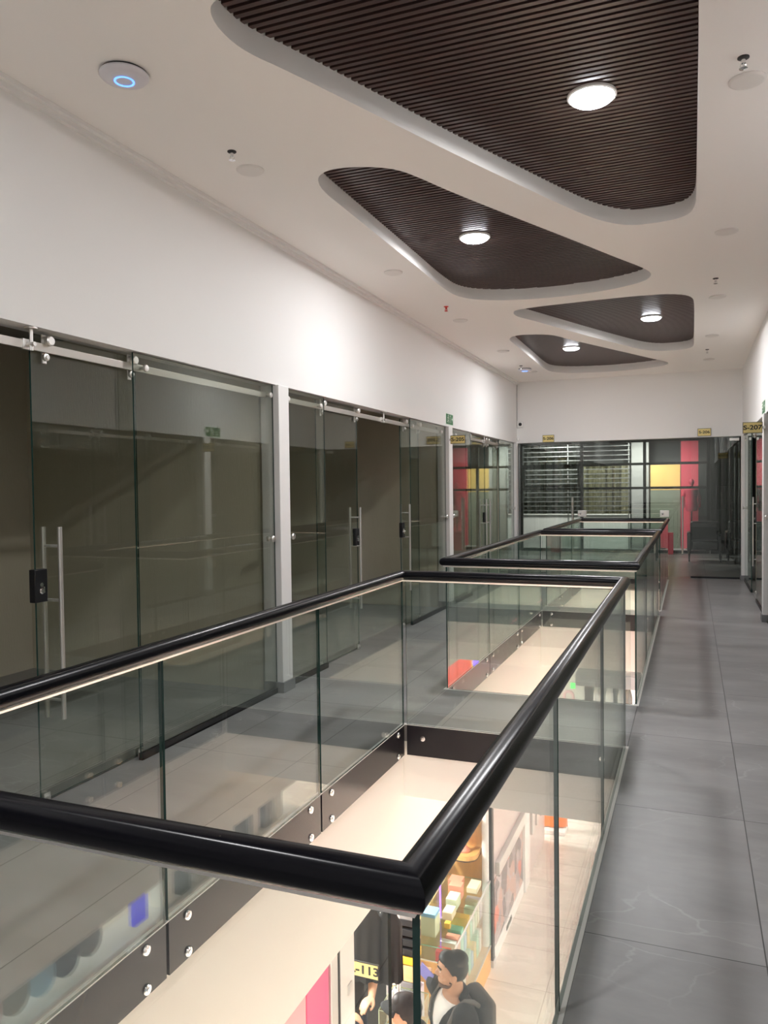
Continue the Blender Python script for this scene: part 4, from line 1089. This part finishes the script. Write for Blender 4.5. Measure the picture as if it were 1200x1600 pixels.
# right-hand downstairs shops (they show in the glass)
tag(MB().box((EX1 + 0.02, 10.55, -1.30), (EX1 + 0.10, 12.05, -0.985), 0.01).build('lit_fascia', 'red_sign'), 'glowing red fascia over the downstairs shop on the right', 'sign')
tag(MB().box((EX1 + 0.02, 12.06, -1.30), (EX1 + 0.10, 12.14, -0.985), 0.01).build('lit_fascia', 'yellow_sign'), 'glowing yellow end strip of the red fascia downstairs', 'sign')
tag(MB().box((EX1 + 0.02, 12.2, -1.30), (EX1 + 0.10, 12.5, -1.05), 0.01).build('lit_screen', 'violet_led'), 'glowing violet box next to the red fascia downstairs', 'sign')
tag(MB().box((EX1 + 0.02, 3.93, -1.17), (EX1 + 0.06, 4.06, -1.0), 0.01).build('lit_screen', 'blue_screen'), 'glowing blue screen at the downstairs shop on the right', 'screen')
rng = random.Random(3)
names_r = [('lilac', 'lilac'), ('pale_pink', 'pink'), ('jeans_cloth', 'dark blue'), ('dull_green', 'dull green'), ('box_grey', 'grey'), ('sky_blue', 'blue')]
for k in range(8):
    y = 2.4 + k * 0.19
    m_, nn = names_r[(k * 2 + k // 3) % 6]
    tag(MB().ball((EX1 + 0.22, y, -1.17 + 0.02 * rng.random()), 0.10, (0.8, 0.9, 1.2)).build('hanging_bag', m_), '%s soft bag hanging in the downstairs right shop, %d from the left' % (nn, k + 1), 'bag', 'soft bags in the downstairs right shop')
for k in range(9):
    y = 4.45 + k * 0.2
    m_ = ['box_white', 'box_grey', 'aluminium', 'black_matte'][(k * 3) % 4]
    tag(MB().box((EX1 + 0.2, y, -1.35), (EX1 + 0.32, y + 0.12, -1.03 - 0.04 * rng.random()), 0.006).build('boxed_goods', m_), 'boxed goods on the top shelf downstairs right, %d from the left' % (k + 1), 'box', 'boxes on the top shelf downstairs right')
t = thing('goods_shelf', 'white shelf carrying boxed goods in the downstairs right shop', 'shelf', (EX1 + 0.28, 4.4, GZ))
MB().box((EX1 + 0.16, 2.2, -1.38), (EX1 + 0.42, 6.4, -1.352), 0.003).build('board', 'white_gloss', t)
for y in (2.2, 4.3, 6.36): MB().box((EX1 + 0.16, y, GZ), (EX1 + 0.42, y + 0.03, -1.381), 0.003).build('upright', 'white_gloss', t)
# pink neon bar that colours the lower walkway
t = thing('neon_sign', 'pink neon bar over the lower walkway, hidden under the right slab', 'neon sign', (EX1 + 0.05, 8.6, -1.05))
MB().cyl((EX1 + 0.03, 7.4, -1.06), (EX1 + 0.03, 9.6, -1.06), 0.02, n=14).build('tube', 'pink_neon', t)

# small glass table case with gold tray and plastic bag in front of the shop
t = thing('table_case', 'small glass table case with gold floor, left of the standing man', 'display case', (-2.0, 5.37, GZ))
mb = MB(); mb.box((-2.15, 5.22, GZ), (-1.87, 5.52, -2.44), 0.006); mb.build('pedestal', 'light_oak', t)
MB().box((-2.14, 5.23, -2.44), (-1.88, 5.51, -2.425)).build('tray', 'gold', t)
mb = MB()
for a, b in (((-2.155, 5.215, -2.44), (-2.15, 5.525, -2.25)), ((-1.87, 5.215, -2.44), (-1.865, 5.525, -2.25)), ((-2.15, 5.215, -2.44), (-1.87, 5.22, -2.25)), ((-2.15, 5.52, -2.44), (-1.87, 5.525, -2.25)), ((-2.155, 5.215, -2.25), (-1.865, 5.525, -2.245))):
    pane_box(mb, a, b)
mb.build('glass_case', ['case_glass', 'pale_green'], t)
tag(MB().box((-2.0, 5.30, -2.424), (-1.90, 5.42, -2.37), 0.003).build('carton', 'box_white'), 'small white box inside the glass table case', 'carton')
mb = MB(); mb.ball((-1.97, 4.86, -2.22), 0.11, (0.95, 0.8, 1.25), n=14)
for v in mb.bm.verts:
    v.co += Vector((math.sin(v.co.z * 60 + v.co.y * 40), math.cos(v.co.x * 55 + v.co.z * 30), math.sin(v.co.x * 47 + v.co.y * 60))) * 0.008
pbr('bag_film', (0.55, 0.68, 0.76), 0.15, spec=0.6)
tag(mb.build('plastic_bag', 'bag_film'), 'crinkled pale blue plastic bag held at the bottom edge downstairs', 'bag')

# ================================================================== PEOPLE
def loft(mb, rings, n=36, grow=0.0):
    """rings: (z, rx, ry, cy)"""
    prev = None; first = None
    for z, rx, ry, cy in rings:
        ring = [mb.bm.verts.new(((rx + grow) * math.cos(2 * PI * k / n), cy + (ry + grow) * math.sin(2 * PI * k / n), z)) for k in range(n)]
        if prev:
            for k in range(n): mb.bm.faces.new((prev[k], prev[(k + 1) % n], ring[(k + 1) % n], ring[k]))
        else: first = ring
        prev = ring
    mb.bm.faces.new(list(reversed(first))); mb.bm.faces.new(prev)
def limb(mb, pts, rs, n=18):
    for k in range(len(pts) - 1):
        if (Vector(pts[k]) - Vector(pts[k + 1])).length > 1e-5: mb.cyl(pts[k], pts[k + 1], rs[k], rs[k + 1], n=n)
    for p, r in zip(pts, rs): mb.ball(p, r, n=10)
def hand(mb, wrist, fdir, pdir, curl, side):
    """fdir: towards the fingertips; pdir: palm normal; side +1 right / -1 left"""
    w = Vector(wrist); f = Vector(fdir).normalized(); p = Vector(pdir); p = (p - f * p.dot(f)).normalized(); a = f.cross(p) * side
    rot = Matrix((a, f, p)).transposed()
    mb.ball(w + f * 0.048, 1.0, (0.041, 0.052, 0.017), rot, 12)
    mb.ball(w + f * 0.012, 1.0, (0.028, 0.03, 0.02), rot, 10)
    for k, (off, L) in enumerate(((-0.030, 0.068), (-0.010, 0.078), (0.010, 0.073), (0.029, 0.057))):
        q = w + f * (0.088 - abs(off + 0.008) * 0.25) + a * off; d = f.copy(); pts = [w + f * 0.05 + a * off * 0.9, q]; c = curl * (0.9 + 0.1 * k)
        for s in (0.42, 0.32, 0.26):
            d = (d * math.cos(c) + p * math.sin(c)).normalized(); q = q + d * L * s * 1.1; pts.append(q.copy())
        limb(mb, pts, [0.0105, 0.0100, 0.0092, 0.0085, 0.0075], 12)
    t0 = w + f * 0.022 - a * 0.028
    limb(mb, [t0, t0 - a * 0.024 + f * 0.026 + p * 0.012, t0 - a * 0.026 + f * 0.052 + p * 0.026, t0 - a * 0.020 + f * 0.072 + p * 0.036], [0.014, 0.0115, 0.0100, 0.0085], 12)
def remeshed(mb, name, mat, vox, smooth, parent, xf):
    bmesh.ops.recalc_face_normals(mb.bm, faces=mb.bm.faces)
    me = bpy.data.meshes.new('tmp'); mb.bm.to_mesh(me); mb.bm.free()
    o = bpy.data.objects.new('tmp', me); COL.objects.link(o)
    r = o.modifiers.new('r', 'REMESH'); r.mode = 'VOXEL'; r.voxel_size = vox
    if smooth:
        s = o.modifiers.new('s', 'SMOOTH'); s.factor = 0.5; s.iterations = smooth
    bpy.context.view_layer.update()
    dg = bpy.context.evaluated_depsgraph_get()
    m2 = bpy.data.meshes.new_from_object(o.evaluated_get(dg)); m2.name = name
    bpy.data.objects.remove(o); bpy.data.meshes.remove(me)
    m2.materials.clear(); m2.materials.append(M[mat])
    for p in m2.polygons: p.use_smooth = True
    return m2
def cut(me, test):
    bm = bmesh.new(); bm.from_mesh(me)
    bmesh.ops.delete(bm, geom=[f for f in bm.faces if test(f.calc_center_median(), f.normal)], context='FACES')
    for _ in range(8):
        bv = [v for v in bm.verts if v.is_boundary]
        bmesh.ops.smooth_vert(bm, verts=bv, factor=0.5, use_axis_x=True, use_axis_y=True, use_axis_z=True)
    bmesh.ops.solidify(bm, geom=bm.faces[:], thickness=0.004)
    bm.to_mesh(me); bm.free(); return me
def put(me, name, parent, sc):
    me.transform(Matrix.Diagonal((sc, sc, sc, 1)))
    o = bpy.data.objects.new(name, me); COL.objects.link(o); o.parent = parent; ORG[o.name] = ORG[parent.name]
    return o
TORSO = [(0.84, 0.150, 0.105, -0.01), (0.93, 0.165, 0.118, -0.012), (1.04, 0.148, 0.106, 0.0), (1.16, 0.155, 0.112, 0.006), (1.28, 0.172, 0.120, 0.008), (1.36, 0.176, 0.108, 0.0), (1.42, 0.135, 0.082, -0.008), (1.455, 0.075, 0.062, -0.012)]
def person(label, loc, heading, arms, sc=1.0, yaw=0.0, tilt=0.0, top='jacket_cloth', jacket=True, sleeves=True, cap=False, vox=0.0065, beard=True, legs_mat='jeans_cloth'):
    """arms: {side: (elbow, wrist, finger direction, palm normal, curl)} in body space, x right, y forward"""
    t = thing('person', label, 'person', loc)
    hx, hy = Vector(heading).normalized().xy
    t.rotation_euler = (0, 0, math.atan2(-hx, hy))
    Rz = Matrix.Rotation(yaw, 4, 'Z') @ Matrix.Rotation(tilt, 4, 'X'); pv = Vector((0, 0.0, 1.50))
    hd = Matrix.Translation(pv) @ Rz @ Matrix.Translation(-pv)
    def Hd(x, y, z): return hd @ Vector((x, y, z))
    r3 = Rz.to_3x3()
    mb = MB()
    loft(mb, TORSO)
    limb(mb, [(0, -0.018, 1.42), Hd(0, -0.004, 1.56)], [0.062, 0.054])
    # head
    mb.ball(Hd(0, 0.006, 1.615), 1.0, (0.074, 0.094, 0.098), r3, 18)
    mb.ball(Hd(0, 0.034, 1.552), 1.0, (0.056, 0.062, 0.062), r3, 16)
    mb.ball(Hd(0, 0.070, 1.513), 1.0, (0.026, 0.022, 0.022), r3, 10)          # chin
    mb.ball(Hd(0, 0.086, 1.636), 1.0, (0.050, 0.014, 0.014), r3, 10)          # brow
    limb(mb, [Hd(0, 0.090, 1.622), Hd(0, 0.111, 1.584), Hd(0, 0.096, 1.576)], [0.009, 0.0135, 0.013], 12)   # nose
    for s in (-1, 1):
        mb.ball(Hd(s * 0.012, 0.100, 1.578), 1.0, (0.011, 0.012, 0.009), r3, 8)
        mb.ball(Hd(s * 0.044, 0.064, 1.585), 1.0, (0.022, 0.022, 0.026), r3, 10)  # cheek
        mb.ball(Hd(s * 0.076, -0.004, 1.590), 1.0, (0.010, 0.021, 0.034), Rz.to_3x3() @ Matrix.Rotation(0.35, 3, 'X'), 10)  # ear
        mb.ball(Hd(s * 0.079, -0.004, 1.566), 1.0, (0.008, 0.011, 0.012), r3, 8)
    mb.ball(Hd(0, 0.091, 1.547), 1.0, (0.024, 0.010, 0.007), r3, 10)
    mb.ball(Hd(0, 0.089, 1.536), 1.0, (0.021, 0.010, 0.008), r3, 10)
    for s, (el, wr, fd, pd, curl) in arms.items():
        sh = (s * 0.178, -0.005, 1.375)
        limb(mb, [sh, tuple((Vector(sh) * .5 + Vector(el) * .5)), el, tuple(Vector(el) * .6 + Vector(wr) * .4), wr], [0.056, 0.048, 0.040, 0.039, 0.027])
        hand(mb, wr, fd, pd, curl, s)
        mb.ball((s * 0.165, -0.005, 1.385), 0.060, n=12)
    for s in (-1, 1):
        limb(mb, [(s * 0.088, -0.005, 0.90), (s * 0.095, 0.01, 0.70), (s * 0.098, 0.012, 0.48), (s * 0.100, -0.012, 0.32), (s * 0.102, -0.02, 0.08)], [0.088, 0.076, 0.054, 0.056, 0.038])
        limb(mb, [(s * 0.102, -0.035, 0.05), (s * 0.112, 0.07, 0.035), (s * 0.118, 0.15, 0.028)], [0.040, 0.038, 0.027])
    body = put(remeshed(mb, 'body', 'skin', vox, 3, t, None), 'body', t, sc)
    # eyes, brows
    mb = MB()
    for s in (-1, 1): mb.ball(Hd(s * 0.032, 0.0835, 1.613), 1.0, (0.012, 0.007, 0.0065), r3, 10)
    me = bpy.data.meshes.new('eyes'); mb.bm.to_mesh(me); mb.bm.free(); me.materials.append(M['eye_white'])
    put(me, 'eyes', t, sc)
    mb = MB()
    for s in (-1, 1):
        mb.ball(Hd(s * 0.032, 0.0895, 1.613), 1.0, (0.0052, 0.003, 0.0055), r3, 8)
        mb.sweep([Hd(s * 0.014, 0.100, 1.636), Hd(s * 0.034, 0.096, 1.642), Hd(s * 0.054, 0.078, 1.634)], 0.0045, 8)
    me = bpy.data.meshes.new('eyebrows'); mb.bm.to_mesh(me); mb.bm.free(); me.materials.append(M['hair'])
    put(me, 'eyebrows', t, sc)
    inv = hd.inverted()
    # hair
    mb = MB(); mb.ball(Hd(0, -0.002, 1.625), 1.0, (0.083, 0.102, 0.102), r3, 26)
    mb.ball(Hd(0, 0.035, 1.685), 1.0, (0.066, 0.060, 0.045), r3, 16); mb.ball(Hd(0, -0.03, 1.68), 1.0, (0.072, 0.075, 0.052), r3, 16)
    me = remeshed(mb, 'hair', 'hair', 0.006, 2, t, None)
    def no_hair(c, n):
        q = inv @ c
        line = 1.668 + 0.4 * (q.y - 0.06) if q.y > 0.05 else (1.60 + max(0, q.y) * 1.3 if q.y > -0.02 else 1.545 + 0.02 * math.sin(q.x * 90))
        return q.z < line
    put(cut(me, no_hair), 'hair', t, sc)
    if beard:
        mb = MB(); mb.ball(Hd(0, 0.036, 1.550), 1.0, (0.060, 0.066, 0.066), r3, 20); mb.ball(Hd(0, 0.071, 1.512), 1.0, (0.031, 0.027, 0.027), r3, 14)
        me = remeshed(mb, 'beard', 'beard', 0.005, 2, t, None)
        put(cut(me, lambda c, n: ((inv @ c).z > 1.535 - 0.5 * max(0, 0.05 - (inv @ c).y) * 0 and (inv @ c).y > 0.02) or (inv @ c).z > 1.585 or (inv @ c).y < -0.0), 'beard', t, sc)
    # trousers and shoes
    mb = MB(); loft(mb, TORSO[:3], grow=0.010)
    for s in (-1, 1):
        limb(mb, [(s * 0.088, -0.005, 0.88), (s * 0.095, 0.01, 0.70), (s * 0.098, 0.012, 0.48), (s * 0.100, -0.008, 0.32), (s * 0.102, -0.02, 0.09)], [0.098, 0.088, 0.068, 0.068, 0.058])
    put(remeshed(mb, 'trousers', legs_mat, 0.011, 2, t, None), 'trousers', t, sc)
    for s in (-1, 1):
        mb = MB(); limb(mb, [(s * 0.102, -0.05, 0.052), (s * 0.112, 0.06, 0.05), (s * 0.118, 0.155, 0.042)], [0.050, 0.050, 0.040])
        put(remeshed(mb, 'shoe', 'black_matte', 0.009, 2, t, None), 'shoe', t, sc)
    # upper clothing
    def upper(g, arm_to, vox_, low=0):
        mb = MB(); loft(mb, TORSO[low:-1] + [(1.435, 0.105, 0.072, -0.010)], grow=g)
        for s, (el, wr, fd, pd, curl) in arms.items():
            sh = (s * 0.178, -0.005, 1.375); e = Vector(el); w_ = Vector(wr)
            mb.ball((s * 0.165, -0.005, 1.385), 0.060 + g, n=12)
            if arm_to == 'wrist': limb(mb, [sh, tuple((Vector(sh) + e) / 2), el, tuple(e * .5 + w_ * .5), tuple(e * .38 + w_ * .62)] if s > 0 and jacket else [sh, tuple((Vector(sh) + e) / 2), el, tuple(e * .5 + w_ * .5), tuple(e * .06 + w_ * .94)], [0.060 + g, 0.050 + g, 0.040 + g, 0.037 + g, 0.034 + g])
            else: limb(mb, [sh, tuple(Vector(sh) * .45 + e * .55)], [0.058 + g, 0.054 + g])
        return mb
    if jacket:
        put(remeshed(upper(0.008, 'short', 0.009), 'shirt', 'shirt_cloth', 0.009, 3, t, None), 'shirt', t, sc)
        mb = upper(0.024, 'wrist', 0.009)
        limb(mb, [(-0.085, -0.02, 1.455), (-0.05, -0.075, 1.475), (0.05, -0.075, 1.475), (0.085, -0.02, 1.455)], [0.022] * 4)
        me = remeshed(mb, 'jacket', top, 0.009, 3, t, None)
        put(cut(me, lambda c, n: (abs(c.x) < 0.052 + 0.05 * max(0, c.z - 1.30) / 0.15 and c.y > 0.0 and n.y > -0.2 and c.z < 1.50) or c.z < 0.835), 'jacket', t, sc)
        mb = MB()
        for k in range(6): mb.ball((0.068, 0.118 + 0.022 + 0.004 * (k % 2), 0.98 + 0.068 * k), 0.0055, (1, 0.5, 1), n=6)
        me = bpy.data.meshes.new('buttons'); mb.bm.to_mesh(me); mb.bm.free(); me.materials.append(M['chrome'])
        put(me, 'button', t, sc)
    else:
        put(remeshed(upper(0.014, 'wrist' if sleeves else 'short', 0.009), 'shirt', top, 0.009, 3, t, None), 'shirt', t, sc)
    if cap:
        mb = MB(); mb.ball(Hd(0, -0.002, 1.640), 1.0, (0.092, 0.108, 0.098), r3, 24)
        me = remeshed(mb, 'cap', 'black_cloth', 0.006, 1, t, None)
        me = cut(me, lambda c, n: (inv @ c).z < 1.648)
        o = put(me, 'cap', t, sc)
        bm = bmesh.new(); rows = []
        for j in range(6):
            row = []
            for i in range(17):
                a = PI * (0.12 + 0.76 * i / 16); rad = 1 + 0.75 * j / 5 * math.sin(a) ** 0.8
                row.append(bm.verts.new(Hd(0.088 * math.cos(a) * (1 + 0.04 * j), 0.02 + 0.088 * math.sin(a) * rad, 1.655 - 0.012 * (j / 5) - 0.02 * math.cos(a) ** 2 * j / 5)))
            rows.append(row)
        for a, b in zip(rows, rows[1:]):
            for i in range(16): bm.faces.new((a[i], a[i + 1], b[i + 1], b[i]))
        bmesh.ops.recalc_face_normals(bm, faces=bm.faces); bmesh.ops.solidify(bm, geom=bm.faces[:], thickness=0.004)
        for f in bm.faces: f.smooth = True
        me = bpy.data.meshes.new('brim'); bm.to_mesh(me); bm.free(); me.materials.append(M['black_cloth'])
        b = put(me, 'brim', o, sc)
    return t

man = person('bearded man in black jacket and white t-shirt with a backpack, looking left downstairs', (-1.475, 4.875, GZ), (-0.74, -0.67, 0),
             {1: ((0.330, -0.06, 1.225), (0.505, -0.05, 1.252), (0.85, 0.25, 0.15), (0.0, -0.2, -1.0), 0.5),
              -1: ((-0.255, -0.045, 1.125), (-0.245, 0.075, 0.905), (0.05, 0.35, -1.0), (1.0, 0.1, 0.0), 0.35)}, 1.0, yaw=-0.44, vox=0.006)
man.rotation_euler.z += 0.0
# his backpack and the card he holds
bp = thing('backpack', 'dark grey backpack worn by the man in the black jacket', 'backpack', (-1.475, 4.875, GZ + 1.0))
bp.rotation_euler = man.rotation_euler
def local_build(mb, name, mat, parent):
    for v in mb.bm.verts: v.co.z -= 1.0
    me = bpy.data.meshes.new(name); bmesh.ops.recalc_face_normals(mb.bm, faces=mb.bm.faces); mb.bm.to_mesh(me); mb.bm.free(); me.materials.append(M[mat])
    o = bpy.data.objects.new(name, me); COL.objects.link(o); o.parent = parent; ORG[o.name] = ORG[parent.name]
    return o
mb = MB(); mb.box((-0.140, -0.265, 1.00), (0.140, -0.140, 1.41), 0.05, 5); local_build(mb, 'main_bag', 'grey_cloth', bp)
mb = MB(); mb.box((-0.115, -0.300, 1.02), (0.115, -0.255, 1.20), 0.02, 4); local_build(mb, 'front_pocket', 'black_cloth', bp)
for s in (-1, 1):
    mb = MB()
    mb.sweep([(s * 0.09, -0.145, 1.38), (s * 0.10, -0.098, 1.425), (s * 0.112, -0.03, 1.452), (s * 0.125, 0.045, 1.425), (s * 0.135, 0.094, 1.35), (s * 0.145, 0.106, 1.24), (s * 0.165, 0.070, 1.12), (s * 0.180, -0.01, 1.06), (s * 0.14, -0.15, 1.05)], 0.015, 10)
    local_build(mb, 'strap', 'strap_cloth', bp)
t = MB(); t.box((-0.062, -0.004, -0.07), (0.062, 0.004, 0.06), 0.003)
card = t.build('card', 'purple_card', origin=(0, 0, 0)); card.location = (-1.785, 5.24, -1.905); card.rotation_euler = (0.25, 0.45, -0.35)
tag(card, 'blue violet card held up in the right hand of the man with the backpack', 'card')

person('person in black cap and black top at the bottom edge, beside the glass corner', (-1.655, 4.46, GZ), (-0.97, 0.05, 0),
       {1: ((0.25, 0.02, 1.13), (0.20, 0.23, 1.05), (-0.3, 1, 0.0), (-0.3, 0, -1), 0.3), -1: ((-0.25, 0.02, 1.13), (-0.20, 0.23, 1.05), (0.3, 1, 0.0), (0.3, 0, -1), 0.3)},
       0.955, yaw=0.15, top='black_cloth', jacket=False, cap=True, vox=0.008, beard=False)
person('person with bare forearms behind the white door post, mostly hidden downstairs', (-2.44, 5.24, GZ), (0.75, -0.65, 0),
       {1: ((0.26, -0.02, 1.12), (0.10, 0.22, 1.02), (-0.8, 0.6, 0.0), (0, 0, -1), 0.5), -1: ((-0.26, 0.0, 1.13), (-0.12, 0.23, 1.09), (0.8, 0.5, 0.1), (0, 0, -1), 0.5)},
       0.97, top='black_cloth', jacket=False, sleeves=False, vox=0.008, beard=False)
